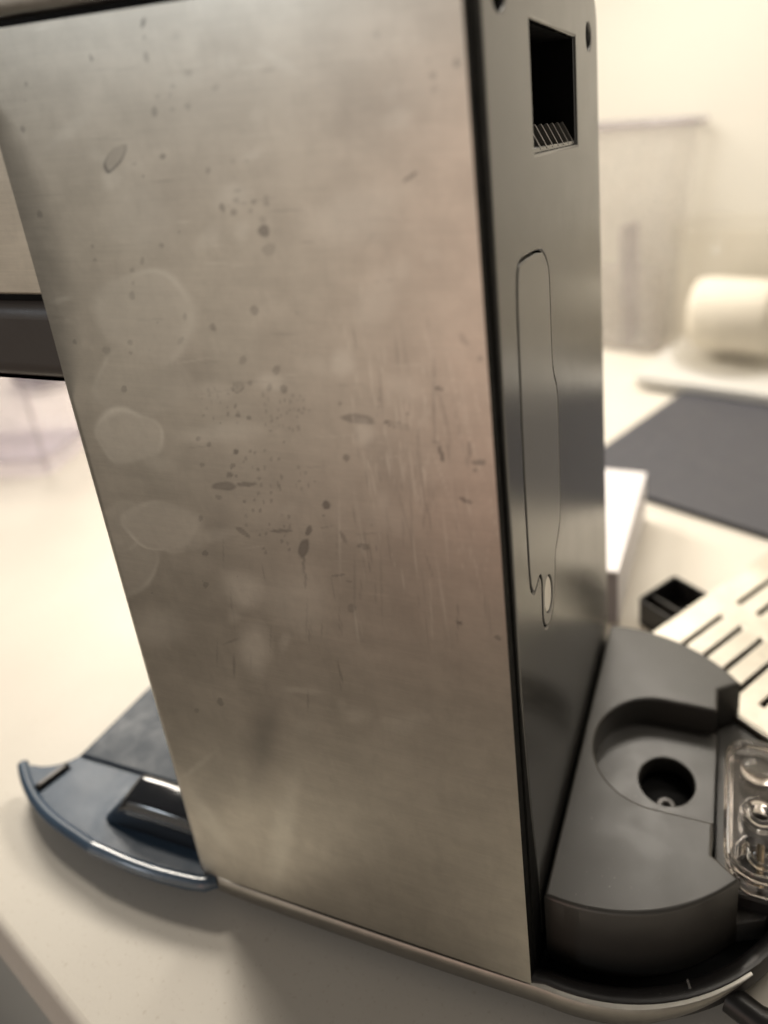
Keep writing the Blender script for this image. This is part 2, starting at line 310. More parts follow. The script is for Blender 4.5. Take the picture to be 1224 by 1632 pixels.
# side panel: a fine sheet whose stains and painted-in soft reflections are attributes of the steel
STAINS_AND_REFLECTIONS = [
(-74.36,221.56,1.36,-0.82,-2.87,-2.39,1.00,'r'),(-60.83,244.21,0.36,-0.14,-0.67,-0.79,0.80,'d'),(-61.24,241.79,0.28,-0.03,-0.12,-0.40,0.60,'d'),(-74.57,239.55,0.38,0.08,0.19,-0.61,0.90,'d'),
(-61.71,238.61,0.58,0.02,-0.04,-0.93,0.45,'d'),(-54.44,241.33,1.21,-0.12,-0.26,-0.99,0.30,'b'),(-53.10,235.24,0.82,-0.07,-0.16,-0.61,0.35,'d'),(-48.02,232.32,0.80,-0.06,-0.15,-0.62,0.25,'d'),
(-57.12,233.35,0.70,-0.06,-0.14,-0.52,0.30,'d'),(-60.97,231.93,0.57,-0.04,-0.12,-0.43,0.30,'d'),(-54.64,229.74,0.70,-0.05,-0.16,-0.64,0.35,'d'),(-58.30,229.45,0.71,-0.05,-0.14,-0.54,0.25,'d'),
(-62.44,229.30,0.72,-0.05,-0.24,-0.87,0.50,'d'),(-58.07,231.93,0.56,-0.04,-0.11,-0.42,0.25,'d'),(-96.30,228.27,0.70,0.12,0.09,-0.69,0.60,'d'),(-92.29,236.48,0.49,-0.04,-0.13,-0.34,0.50,'d'),
(-98.32,211.25,0.89,0.30,0.33,-0.80,0.55,'d'),(-62.70,221.33,0.64,-0.23,-0.32,-0.42,0.70,'d'),(-69.88,220.28,0.46,-0.02,-0.10,-0.35,0.40,'d'),(-68.44,217.74,0.23,-0.01,-0.05,-0.18,1.00,'d'),
(-52.91,218.24,0.57,-0.03,-0.16,-0.68,0.45,'d'),(-47.11,214.36,0.70,-0.02,-0.07,-0.34,0.60,'d'),(-51.21,211.37,0.56,0.18,0.33,-0.97,0.60,'d'),(-48.82,210.49,0.71,-0.02,-0.16,-0.70,0.50,'d'),
(-47.91,212.67,0.70,-0.02,-0.13,-0.57,0.50,'d'),(-45.93,212.03,0.42,-0.01,-0.07,-0.34,0.40,'d'),(-43.93,212.20,0.55,-0.02,-0.10,-0.46,0.60,'d'),(-44.99,210.51,0.56,-0.01,-0.10,-0.46,0.35,'d'),
(-46.90,219.76,0.55,-0.03,-0.10,-0.44,0.25,'d'),(-43.91,219.50,0.54,-0.03,-0.09,-0.44,0.20,'d'),(-85.58,204.47,0.51,-0.01,-0.13,-0.39,0.40,'d'),(-85.84,201.57,0.52,-0.00,-0.13,-0.40,0.40,'d'),
(-67.64,204.41,0.64,0.16,0.11,-0.59,0.50,'d'),(-73.34,201.26,0.65,-0.00,-0.22,-0.78,0.40,'d'),(-76.51,199.44,0.66,0.00,-0.16,-0.53,0.40,'d'),(-77.20,196.52,0.50,0.00,-0.12,-0.40,0.40,'d'),
(-78.13,193.96,0.85,0.01,-0.28,-0.95,0.50,'d'),(-65.50,189.61,0.65,0.01,-0.17,-0.68,0.50,'d'),(-59.04,187.50,0.78,0.30,0.26,-0.84,0.50,'d'),(-53.12,180.72,0.93,0.04,-0.21,-0.96,0.40,'d'),
(-55.69,174.65,1.43,0.08,-0.28,-1.28,0.80,'r'),(-67.99,184.37,0.46,-0.30,-1.00,-0.94,0.40,'d'),(-81.76,183.46,0.70,0.03,-0.21,-0.72,0.50,'d'),(-82.44,181.14,0.53,0.02,-0.13,-0.44,0.50,'d'),
(-89.10,181.45,1.27,0.05,-0.33,-1.04,0.30,'d'),(-97.94,183.03,0.75,0.03,-0.20,-0.60,0.45,'d'),(-86.86,172.36,0.92,0.05,-0.28,-0.92,0.50,'d'),(-42.80,206.85,1.25,-0.02,-0.26,-1.29,0.75,'d'),
(-42.39,203.30,1.54,-0.01,-0.26,-1.31,0.30,'d'),(-41.14,212.34,0.82,-0.03,-0.20,-1.02,0.35,'d'),(-48.15,191.29,1.04,0.02,-0.21,-1.03,0.50,'d'),(-42.65,208.94,0.83,-0.02,-0.14,-0.69,0.30,'d'),
(-45.44,178.91,0.90,0.05,-0.21,-1.09,0.45,'d'),(-52.31,175.82,0.63,0.04,-0.15,-0.70,0.45,'d'),(-47.87,174.97,0.77,0.05,-0.17,-0.84,0.60,'d'),(-44.41,174.90,0.91,0.05,-0.18,-0.97,0.65,'d'),
(-31.68,172.58,0.43,0.03,-0.06,-0.41,0.60,'d'),(-28.05,169.47,3.73,-0.10,-0.31,-1.24,0.60,'d'),(-19.46,168.79,2.54,-0.49,-0.31,-0.80,0.70,'r'),(-57.11,168.14,0.65,0.05,-0.13,-0.59,0.60,'d'),
(-54.48,167.75,0.64,0.05,-0.12,-0.59,0.60,'d'),(-69.05,161.68,0.70,0.06,-0.15,-0.62,0.55,'d'),(-66.44,160.54,0.69,0.06,-0.15,-0.62,0.50,'d'),(-59.54,159.35,0.67,0.06,-0.17,-0.77,0.75,'d'),
(-61.14,155.84,0.68,0.07,-0.14,-0.63,0.50,'d'),(-69.63,155.13,0.71,0.07,-0.16,-0.64,0.40,'d'),(-62.53,153.37,0.86,0.09,-0.18,-0.80,0.60,'d'),(-32.07,160.51,0.74,0.07,-0.13,-0.87,0.60,'d'),
(-26.36,164.40,1.42,0.48,0.26,-1.85,0.40,'b'),(-64.76,150.29,3.85,0.56,-0.22,-1.14,0.60,'d'),(-58.60,151.46,2.87,0.32,-0.14,-0.64,0.60,'d'),(-66.99,147.31,0.81,-0.39,-0.49,-0.62,0.50,'d'),
(-49.86,151.98,0.32,0.17,0.38,-1.21,0.50,'d'),(-38.69,148.73,1.09,0.14,-0.18,-1.09,0.85,'d'),(-39.91,145.97,0.32,0.04,-0.05,-0.32,0.60,'d'),(-73.46,140.91,0.74,0.10,-0.21,-0.87,0.50,'d'),
(-62.17,138.80,1.93,-1.08,-0.51,-0.63,0.50,'d'),(-51.38,140.64,3.01,0.42,-0.09,-0.50,0.60,'d'),(-44.25,141.64,0.75,-0.10,-0.56,-1.31,0.80,'d'),(-46.37,136.84,1.27,-0.03,-0.99,-2.89,0.75,'d'),
(-47.14,132.46,0.42,0.07,-0.54,-3.09,0.50,'d'),(-47.39,128.24,0.34,0.06,-0.43,-2.44,0.45,'d'),(-48.91,117.63,0.35,0.06,-1.54,-7.47,0.30,'t'),(-35.72,141.27,0.45,0.28,0.68,-1.70,0.50,'d'),
(-30.94,139.63,1.64,0.01,-0.22,-0.81,0.60,'d'),(-39.58,143.23,2.56,0.78,0.00,-0.23,0.40,'t'),(-38.69,131.05,1.96,0.53,-0.02,-0.33,0.50,'d'),(-36.03,129.86,0.92,-0.01,-0.08,-0.26,0.40,'d'),
(-74.56,131.20,0.95,0.15,-0.22,-0.91,0.50,'d'),(-76.60,121.98,0.97,0.17,-0.23,-0.95,0.45,'d'),(-36.28,122.82,1.14,0.22,-0.20,-1.40,0.40,'d'),(-9.95,176.95,0.82,-0.22,-0.15,-0.37,0.90,'d'),
(-10.85,163.51,0.46,0.16,0.31,-1.79,0.80,'d'),(-11.80,165.83,0.92,0.08,-0.03,-0.27,0.60,'d'),(-3.21,162.39,1.65,0.16,-0.04,-0.54,0.70,'d'),(-4.11,160.56,0.51,0.05,-0.03,-0.41,0.60,'d'),
(-4.90,165.13,0.51,0.09,0.01,-1.58,0.45,'d'),(-6.60,153.71,1.27,-0.49,-0.23,-0.47,0.80,'d'),(-10.46,123.87,0.71,-0.34,-0.25,-0.47,0.80,'d'),(-2.09,121.73,0.60,-0.49,-0.39,-0.57,0.60,'d'),
(-4.25,186.82,0.55,0.31,0.62,-1.20,0.35,'d'),(-1.29,183.27,0.48,0.02,-0.04,-0.48,0.50,'d'),(-11.42,215.49,1.50,0.61,0.13,-0.28,0.80,'d'),(-12.54,214.91,0.54,0.24,0.14,-0.28,0.70,'d'),
(-5.85,230.89,0.65,-0.05,-0.06,-0.55,0.50,'d'),(-5.83,228.83,0.54,-0.04,-0.06,-0.56,0.30,'d'),(-1.64,232.36,0.63,-0.06,-0.05,-0.63,0.60,'d'),(-6.49,233.16,0.43,-0.04,-0.04,-0.36,0.30,'d'),
(-72.63,106.00,3.19,1.71,0.08,-0.52,0.35,'t'),(-73.65,98.01,0.60,0.14,-1.12,-5.04,0.45,'t'),(-80.98,84.66,1.09,0.55,0.04,-1.41,0.50,'d'),(-90.00,79.36,0.89,0.23,-0.23,-0.92,0.40,'d'),
(-42.25,103.73,0.44,0.22,0.37,-3.86,0.50,'t'),(-52.95,92.40,0.37,0.09,-0.79,-4.55,0.35,'t'),(-49.01,113.16,0.35,0.07,-0.52,-3.00,0.35,'t'),(-17.02,171.35,0.20,0.01,-0.02,-0.20,1.00,'d'),
(-46.71,162.74,0.24,0.02,-0.04,-0.22,0.80,'d'),(-20.57,205.12,0.50,-0.29,-1.07,-1.35,0.20,'b'),(-15.06,199.46,1.78,-0.62,-1.66,-3.24,0.20,'l'),(-15.02,237.73,0.56,-0.05,-0.07,-0.55,0.30,'d'),
(-45.89,58.43,21.94,7.45,-4.32,-29.42,0.25,'b'),(-69.25,76.01,6.45,0.33,-7.32,-19.46,0.85,'b'),(-89.56,53.15,6.80,-2.50,-10.50,-16.11,0.30,'b'),(-89.21,160.26,10.62,0.91,-2.24,-7.50,0.65,'o'),  # includes a tall soft dark reflection painted in as tone
(-86.45,137.12,11.27,-0.29,-3.57,-7.83,0.55,'o'),(-81.16,135.78,7.79,2.28,-0.46,-6.28,0.35,'o'),(-101.42,122.78,11.88,3.68,-0.97,-8.62,0.40,'o'),(-99.76,134.94,10.11,2.85,-0.81,-7.27,0.35,'o'),
(-76.26,189.36,14.14,-0.70,-3.91,-9.96,0.45,'o'),(-81.50,174.17,13.27,-0.23,-3.64,-9.30,0.25,'o'),(-65.14,122.56,7.97,0.02,-2.46,-6.48,0.50,'l'),(-66.16,104.91,6.59,2.53,-0.38,-9.62,0.42,'l'),
(-29.98,180.98,3.09,-0.65,-1.68,-3.86,0.60,'l'),(-47.50,176.09,5.15,0.29,-0.50,-2.51,0.45,'l'),(-62.88,163.56,14.89,2.59,-0.35,-3.02,0.35,'l'),(-70.18,40.73,5.42,1.10,-7.94,-26.76,0.35,'l'),  # low tall light entry: one arm of a V-shaped reflection, painted in
(-95.67,36.56,3.82,3.43,5.25,-13.18,0.30,'l'),(-23.87,208.52,11.07,1.42,0.37,-6.65,0.30,'l'),(-72.06,209.61,11.08,1.22,-0.64,-10.01,0.22,'l'),(-27.20,166.54,2.85,0.47,-0.21,-4.16,0.55,'l'),  # first slanted entry: other arm of the painted V reflection
(-20.83,193.62,4.14,-2.30,-4.82,-6.41,0.30,'l'),(-68.06,176.36,11.47,0.61,-1.88,-7.39,0.25,'b'),(-96.19,105.41,12.70,2.57,-2.37,-8.56,0.30,'l'),(-51.43,121.53,11.93,2.21,-2.02,-11.10,0.30,'l'),
(-89.11,192.57,10.45,0.16,-2.33,-7.14,0.15,'b'),(-16.57,225.95,13.06,-2.89,-2.36,-6.82,0.25,'b'),(-66.66,211.93,6.97,-3.81,-4.33,-4.16,0.25,'b'),(-68.12,140.96,3.95,0.53,-2.44,-10.53,0.30,'b'),
(-22.62,158.63,3.67,1.01,0.58,-11.31,0.35,'b'),(-23.39,128.35,6.03,1.98,0.21,-16.52,0.25,'b'),(-60.83,153.24,0.40,0.09,-0.03,-0.40,0.48,'d'),(-59.90,146.98,0.44,0.11,-0.03,-0.47,0.51,'d'),
(-60.25,143.29,0.43,0.11,-0.04,-0.57,0.26,'d'),(-60.71,140.81,0.44,0.12,-0.03,-0.48,0.29,'d'),(-57.97,157.12,0.37,0.08,-0.03,-0.48,0.29,'d'),(-57.75,151.86,0.29,0.07,-0.03,-0.41,0.51,'d'),
(-57.14,147.77,0.42,0.10,-0.03,-0.52,0.47,'d'),(-58.12,145.01,0.43,0.11,-0.03,-0.49,0.37,'d'),(-57.60,138.81,0.28,0.08,-0.03,-0.49,0.48,'d'),(-57.20,135.23,0.38,0.11,-0.03,-0.45,0.37,'d'),
(-55.70,159.85,0.37,0.08,-0.02,-0.35,0.41,'d'),(-57.22,158.02,0.36,0.08,-0.03,-0.50,0.41,'d'),(-55.94,156.01,0.32,0.07,-0.03,-0.48,0.25,'d'),(-56.27,152.03,0.42,0.10,-0.03,-0.52,0.25,'d'),
(-55.83,149.52,0.39,0.09,-0.03,-0.50,0.33,'d'),(-56.09,145.26,0.33,0.08,-0.04,-0.64,0.46,'d'),(-55.74,139.38,0.42,0.11,-0.03,-0.48,0.39,'d'),(-56.84,134.15,0.36,0.10,-0.03,-0.58,0.37,'d'),
(-54.72,159.54,0.39,0.09,-0.03,-0.43,0.41,'d'),(-54.55,155.58,0.41,0.09,-0.02,-0.41,0.51,'d'),(-54.78,153.32,0.42,0.10,-0.03,-0.55,0.47,'d'),(-54.50,151.89,0.41,0.10,-0.03,-0.58,0.33,'d'),
(-54.77,147.47,0.31,0.08,-0.03,-0.55,0.46,'d'),(-54.37,141.97,0.31,0.08,-0.03,-0.51,0.45,'d'),(-52.75,156.27,0.36,0.08,-0.03,-0.63,0.37,'d'),(-52.11,151.84,0.39,0.09,-0.02,-0.43,0.34,'d'),
(-52.26,150.15,0.38,0.09,-0.02,-0.38,0.41,'d'),(-52.70,147.99,0.35,0.09,-0.03,-0.62,0.38,'d'),(-51.95,137.82,0.42,0.12,-0.03,-0.59,0.44,'d'),(-52.01,160.20,0.38,0.08,-0.02,-0.39,0.36,'d'),
(-50.65,158.45,0.32,0.07,-0.03,-0.56,0.33,'d'),(-50.52,144.79,0.41,0.11,-0.02,-0.43,0.30,'d'),(-50.51,141.98,0.37,0.10,-0.02,-0.45,0.47,'d'),(-50.74,139.50,0.26,0.07,-0.02,-0.41,0.46,'d'),
(-50.41,137.54,0.33,0.09,-0.03,-0.57,0.38,'d'),(-50.29,135.98,0.32,0.09,-0.02,-0.51,0.43,'d'),(-48.69,158.70,0.30,0.07,-0.02,-0.55,0.44,'d'),(-48.90,154.36,0.39,0.09,-0.03,-0.60,0.51,'d'),
(-48.76,144.55,0.36,0.09,-0.03,-0.61,0.42,'d'),(-49.09,141.97,0.29,0.08,-0.03,-0.64,0.38,'d'),(-66.30,167.44,0.30,0.06,-0.03,-0.35,0.36,'d'),(-65.59,171.50,0.33,0.06,-0.03,-0.34,0.35,'d'),
(-65.03,169.12,0.26,0.05,-0.04,-0.52,0.26,'d'),(-63.46,173.66,0.35,0.06,-0.04,-0.52,0.38,'d'),(-63.47,172.39,0.31,0.06,-0.04,-0.54,0.37,'d'),(-63.43,170.68,0.28,0.05,-0.05,-0.58,0.22,'d'),
(-63.71,166.84,0.33,0.06,-0.04,-0.47,0.38,'d'),(-61.82,173.99,0.39,0.07,-0.03,-0.36,0.42,'d'),(-61.36,172.26,0.34,0.06,-0.04,-0.53,0.31,'d'),(-60.99,170.73,0.40,0.08,-0.02,-0.33,0.31,'d'),
(-57.32,174.20,0.27,0.05,-0.04,-0.57,0.29,'d'),(-58.43,173.03,0.40,0.07,-0.02,-0.34,0.37,'d'),(-59.46,169.79,0.27,0.05,-0.02,-0.33,0.49,'d'),(-59.62,168.33,0.40,0.08,-0.04,-0.57,0.44,'d'),
(-56.01,174.85,0.28,0.05,-0.03,-0.51,0.46,'d'),(-57.32,170.17,0.31,0.06,-0.04,-0.58,0.50,'d'),(-56.95,168.73,0.36,0.07,-0.04,-0.60,0.26,'d'),(-57.71,166.26,0.39,0.08,-0.02,-0.33,0.28,'d'),
(-49.82,173.26,0.34,0.06,-0.03,-0.57,0.34,'d'),(-49.70,171.05,0.37,0.07,-0.02,-0.48,0.27,'d'),(-49.66,169.73,0.25,0.05,-0.02,-0.38,0.40,'d'),(-50.53,166.56,0.29,0.06,-0.02,-0.39,0.39,'d'),
(-48.64,172.33,0.34,0.06,-0.03,-0.56,0.25,'d'),(-48.72,168.54,0.35,0.07,-0.02,-0.37,0.27,'d'),(-48.74,167.47,0.35,0.07,-0.02,-0.48,0.42,'d'),(-49.69,165.16,0.40,0.08,-0.02,-0.37,0.47,'d'),
(-47.23,168.32,0.33,0.07,-0.02,-0.40,0.50,'d'),(-47.09,166.61,0.35,0.07,-0.02,-0.37,0.32,'d'),(-45.96,171.91,0.26,0.05,-0.02,-0.53,0.40,'d'),(-46.61,170.01,0.26,0.05,-0.02,-0.45,0.34,'d'),
(-46.37,168.84,0.24,0.05,-0.01,-0.31,0.42,'d'),(-46.30,166.67,0.25,0.05,-0.02,-0.42,0.28,'d'),(-44.71,172.39,0.35,0.07,-0.01,-0.36,0.52,'d'),(-44.66,169.66,0.25,0.05,-0.01,-0.34,0.42,'d'),
(-44.69,166.15,0.24,0.05,-0.02,-0.52,0.46,'d'),(-43.39,172.20,0.37,0.07,-0.01,-0.45,0.40,'d'),(-43.73,170.34,0.26,0.05,-0.01,-0.31,0.48,'d'),(-43.98,165.66,0.31,0.06,-0.01,-0.42,0.45,'d'),
(-42.55,173.56,0.36,0.07,-0.02,-0.57,0.29,'d'),(-42.88,170.46,0.26,0.05,-0.02,-0.52,0.25,'d'),(-42.43,168.77,0.28,0.06,-0.02,-0.58,0.41,'d'),(-42.63,166.71,0.38,0.08,-0.01,-0.32,0.39,'d'),
(-42.45,166.11,0.35,0.07,-0.01,-0.46,0.41,'d'),(-40.86,173.43,0.24,0.05,-0.01,-0.39,0.28,'d'),(-41.57,172.56,0.35,0.07,-0.01,-0.30,0.27,'d'),(-41.70,170.38,0.33,0.07,-0.01,-0.40,0.43,'d'),
(-40.98,169.77,0.28,0.06,-0.01,-0.32,0.45,'d'),(-40.16,172.61,0.33,0.06,-0.01,-0.49,0.25,'d'),(-40.33,170.72,0.31,0.06,-0.01,-0.42,0.47,'d'),(-39.14,170.58,0.33,0.07,-0.01,-0.35,0.41,'d'),
(-45.41,152.67,0.32,0.08,-0.02,-0.47,0.25,'d'),(-44.08,157.21,0.32,0.07,-0.02,-0.53,0.34,'d'),(-43.91,155.61,0.25,0.06,-0.02,-0.57,0.22,'d'),(-44.51,153.77,0.30,0.07,-0.01,-0.38,0.47,'d'),
(-44.18,151.96,0.28,0.07,-0.02,-0.50,0.33,'d'),(-42.58,155.98,0.37,0.09,-0.01,-0.50,0.31,'d'),(-42.30,153.12,0.31,0.08,-0.02,-0.60,0.43,'d'),(-40.61,154.07,0.27,0.06,-0.01,-0.37,0.31,'d'),
(-18.42,159.92,0.13,0.03,0.21,-5.90,0.30,'s'),(-31.96,137.03,0.14,0.04,-0.19,-7.44,0.22,'s'),(-2.95,141.64,0.12,0.00,-1.06,-6.56,0.30,'s'),(-19.88,161.71,0.13,0.03,0.12,-6.83,0.49,'s'),
(-21.37,180.10,0.12,0.03,0.85,-6.10,0.41,'s'),(-25.11,158.68,0.13,0.05,0.50,-3.00,0.23,'s'),(-0.02,175.35,0.11,0.03,0.82,-5.75,0.49,'s'),(-19.47,157.41,0.13,0.02,-0.42,-9.27,0.33,'s'),
(-2.55,173.30,0.11,0.03,0.37,-2.74,0.44,'s'),(-2.79,163.41,0.11,0.03,0.34,-3.41,0.29,'s'),(-26.81,156.13,0.13,0.03,-0.26,-7.83,0.23,'s'),(-0.87,150.22,0.12,0.05,1.10,-6.89,0.48,'s'),
(-20.85,146.98,0.13,0.03,-0.12,-5.81,0.50,'s'),(-25.77,160.45,0.13,0.04,0.41,-8.37,0.29,'s'),(-4.92,174.08,0.11,0.03,0.55,-5.50,0.21,'s'),(-26.84,142.54,0.14,0.03,-0.12,-3.36,0.27,'s'),
(-1.08,152.91,0.12,0.03,0.42,-5.89,0.19,'s'),(-13.50,150.79,0.12,0.04,0.70,-7.90,0.17,'s'),(-2.10,143.33,0.12,0.02,-0.14,-4.88,0.21,'s'),(-24.17,136.71,0.13,0.06,0.50,-3.20,0.41,'s'),
(-6.54,141.89,0.12,0.03,-0.02,-2.91,0.39,'s'),(-13.03,172.36,0.12,0.01,-0.75,-8.29,0.39,'s'),(-19.37,163.79,0.12,0.04,0.78,-9.38,0.45,'s'),(-31.58,136.75,0.14,0.03,-0.49,-8.19,0.43,'s'),
(-8.74,140.10,0.12,0.05,0.88,-7.92,0.29,'s'),(-5.69,149.75,0.12,0.03,0.37,-6.04,0.50,'s'),(-16.81,146.52,0.13,0.03,-0.03,-2.84,0.22,'s'),(-6.54,167.27,0.11,0.04,1.03,-7.70,0.27,'s'),
(-18.32,172.69,0.12,0.02,0.02,-6.25,0.47,'s'),(-17.00,177.84,0.12,0.02,0.11,-8.18,0.35,'s'),(-28.20,159.96,0.13,0.04,0.19,-3.69,0.17,'s'),(-14.03,161.05,0.12,0.01,-0.62,-4.18,0.36,'s'),
(-11.41,138.87,0.13,0.03,-0.17,-7.57,0.22,'s'),(-27.65,179.48,0.13,0.02,-0.07,-7.90,0.31,'s'),(-24.99,154.00,0.13,0.03,0.02,-8.55,0.40,'s'),(-26.82,179.24,0.13,0.02,0.00,-2.36,0.16,'s'),
(-8.41,146.00,0.12,0.04,0.60,-8.25,0.30,'s'),(-8.53,177.05,0.11,0.04,0.75,-3.95,0.32,'s'),(-16.70,174.27,0.12,0.03,0.84,-7.47,0.30,'s'),(-11.45,176.11,0.12,0.02,-0.08,-8.33,0.42,'s'),
(-8.68,177.51,0.11,0.03,0.29,-1.87,0.41,'s'),(-28.50,145.80,0.14,0.02,-0.49,-4.00,0.19,'s'),(-26.39,155.42,0.13,0.03,-0.28,-8.18,0.44,'s'),(-13.41,159.42,0.12,0.03,0.33,-5.91,0.48,'s'),
(-2.14,180.06,0.11,0.01,-0.00,-3.86,0.30,'s'),(-19.01,139.77,0.13,0.03,-0.08,-8.01,0.45,'s'),(-27.08,148.15,0.13,0.04,0.45,-7.06,0.35,'s'),(-6.85,178.24,0.11,0.03,1.24,-7.77,0.50,'s'),
(-29.41,167.10,0.13,0.03,0.09,-3.33,0.36,'s'),(-16.92,155.04,0.13,0.04,0.95,-7.97,0.44,'s'),(-5.52,139.24,0.12,0.06,0.39,-2.12,0.48,'s'),(-2.64,175.43,0.11,0.03,1.10,-7.54,0.43,'s'),
(-28.52,149.26,0.13,0.02,-0.18,-2.27,0.35,'s'),(-5.58,171.88,0.11,0.03,0.46,-5.20,0.18,'s'),(-19.68,152.27,0.13,0.03,-0.25,-7.73,0.16,'s'),(-3.87,156.00,0.11,0.05,0.57,-2.62,0.23,'s'),
(-10.06,145.76,0.12,0.05,0.82,-4.80,0.16,'s'),(-22.53,167.05,0.13,0.03,0.40,-5.44,0.46,'s'),(-20.54,176.20,0.12,0.02,-0.36,-8.23,0.37,'s'),(-17.46,158.15,0.12,0.04,0.80,-8.46,0.32,'s'),
(-21.94,158.05,0.13,0.04,0.46,-4.65,0.27,'s'),(-20.18,156.57,0.13,0.01,-0.47,-3.08,0.16,'s'),(-15.92,178.12,0.12,0.03,0.74,-5.85,0.50,'s'),(-6.85,174.91,0.11,0.02,0.25,-8.73,0.19,'s'),
(-11.24,144.71,0.12,0.05,0.29,-2.14,0.22,'s'),(-11.22,158.37,0.12,0.05,0.68,-2.59,0.18,'s'),(-15.90,171.94,0.12,0.02,0.10,-5.14,0.33,'s'),(-18.37,166.26,0.12,0.03,0.53,-6.59,0.31,'s'),
(-6.14,151.76,0.12,0.03,0.17,-7.37,0.37,'s'),(-12.97,178.81,0.12,0.01,-0.59,-6.48,0.42,'s'),(-29.58,138.23,0.25,0.07,-0.10,-4.26,0.36,'t'),(-15.68,146.34,0.23,0.07,0.18,-3.76,0.16,'t'),
(-30.30,134.56,0.25,0.07,-0.02,-1.88,0.44,'t'),(-15.21,150.79,0.22,0.05,-0.05,-1.80,0.44,'t'),(-25.53,135.27,0.24,0.08,0.06,-2.51,0.15,'t'),(-16.04,150.13,0.22,0.07,0.28,-3.76,0.29,'t'),
(-24.84,156.96,0.23,0.03,-0.41,-3.87,0.40,'t'),(-30.40,139.48,0.25,0.09,0.43,-5.38,0.29,'t'),(-24.83,142.84,0.24,0.06,-0.03,-1.77,0.30,'t'),(-19.51,141.85,0.23,0.06,-0.15,-5.25,0.33,'t'),
(-31.62,136.44,0.25,0.07,-0.15,-6.19,0.37,'t'),(-26.21,129.44,0.25,0.06,-0.35,-5.05,0.18,'t'),(-20.14,155.54,0.23,0.05,-0.03,-1.79,0.35,'t'),(-28.90,164.22,0.23,0.04,-0.31,-4.49,0.29,'t'),
(-28.62,165.70,0.23,0.05,0.01,-2.72,0.24,'t'),(-22.17,153.73,0.23,0.09,0.30,-1.98,0.22,'t'),(-22.61,157.46,0.23,0.04,-0.18,-2.25,0.22,'t'),(-21.18,144.84,0.23,0.05,-0.21,-4.46,0.44,'t'),
(-24.35,148.19,0.24,0.06,0.04,-4.85,0.28,'t'),(-28.00,139.78,0.24,0.09,0.10,-1.22,0.43,'t'),(-31.64,134.90,0.25,0.08,0.15,-5.13,0.17,'t'),(-18.11,164.58,0.22,0.08,0.19,-1.22,0.23,'t'),
(-22.70,159.49,0.23,0.07,0.17,-2.41,0.29,'t'),(-22.76,155.63,0.23,0.02,-0.18,-1.21,0.45,'t'),(-30.24,141.08,0.25,0.06,-0.10,-4.04,0.32,'t'),(-21.00,145.88,0.23,0.07,0.22,-4.17,0.40,'t'),
(-16.44,146.69,0.23,0.04,-0.16,-2.43,0.37,'t'),(-15.56,166.02,0.22,0.06,0.24,-2.86,0.28,'t'),(-26.89,162.16,0.23,0.07,0.35,-4.08,0.19,'t'),(-24.80,139.91,0.24,0.07,0.02,-5.30,0.32,'t'),
(-19.47,127.58,0.24,0.05,-0.47,-6.02,0.27,'t'),(-24.60,154.09,0.23,0.05,-0.12,-2.44,0.16,'t'),(-24.06,143.91,0.24,0.08,0.42,-4.88,0.20,'t'),(-24.42,147.21,0.24,0.07,0.11,-2.14,0.21,'t'),
(-29.63,128.44,0.25,0.05,-0.67,-5.40,0.26,'t'),(-18.81,156.74,0.23,0.05,0.05,-3.10,0.39,'t'),(-33.67,126.12,0.26,0.10,0.12,-1.70,0.22,'t'),(-33.12,128.99,0.26,0.05,-0.42,-3.67,0.26,'t'),
(-28.06,156.57,0.24,0.06,-0.02,-3.71,0.29,'t'),(-32.31,146.68,0.25,0.06,-0.09,-3.09,0.33,'t'),(-14.09,170.65,0.20,0.04,0.07,-2.01,0.54,'s'),(-18.43,172.31,0.20,0.04,0.03,-3.83,0.47,'s'),
(-13.12,173.74,0.20,0.05,0.24,-3.02,0.47,'s'),(-18.00,170.78,0.20,0.04,0.03,-3.90,0.58,'s'),(-15.11,159.60,0.21,0.04,0.00,-1.25,0.52,'s'),(-14.76,169.52,0.20,0.06,0.18,-1.66,0.53,'s'),
(-13.45,172.51,0.20,0.02,-0.11,-1.40,0.28,'s'),(-21.68,162.37,0.21,0.04,-0.07,-3.57,0.36,'s'),(-28.79,167.24,0.22,0.03,-0.14,-1.45,0.32,'s'),(-26.29,171.70,0.21,0.04,-0.03,-1.42,0.24,'s'),
(-27.14,159.98,0.22,0.02,-0.29,-2.32,0.59,'s'),(-11.36,166.80,0.20,0.04,0.05,-2.00,0.55,'s'),(-22.51,160.05,0.21,0.05,0.02,-3.83,0.59,'s'),(-28.34,167.63,0.22,0.05,0.07,-3.79,0.28,'s'),
(-22.89,161.29,0.21,0.03,-0.27,-4.06,0.37,'s'),(-11.41,168.26,0.20,0.03,-0.05,-2.31,0.31,'s'),(-29.34,168.39,0.22,0.06,0.18,-3.27,0.21,'s'),(-26.73,159.03,0.22,0.02,-0.56,-3.75,0.31,'s'),
(-17.20,173.44,0.20,0.06,0.25,-2.27,0.51,'s'),(-23.71,173.48,0.21,0.03,-0.11,-2.27,0.42,'s'),(-26.55,168.69,0.21,0.05,0.07,-2.51,0.36,'s'),(-30.01,164.86,0.22,0.04,-0.09,-2.29,0.55,'s'),
(-29.68,168.35,0.22,0.03,-0.12,-1.44,0.32,'s'),(-29.07,169.47,0.22,0.04,-0.07,-1.94,0.46,'s'),(-19.49,171.52,0.20,0.04,0.06,-3.54,0.57,'s'),(-12.48,172.41,0.20,0.03,-0.01,-1.13,0.45,'s'),
(-61.89,154.95,0.15,0.02,-0.03,-0.14,0.71,'d'),(-22.67,172.38,0.12,0.01,-0.02,-0.12,0.49,'d'),(-24.37,237.54,0.11,-0.01,-0.01,-0.08,0.62,'d'),(-94.65,198.36,0.16,0.00,-0.04,-0.12,0.50,'d'),
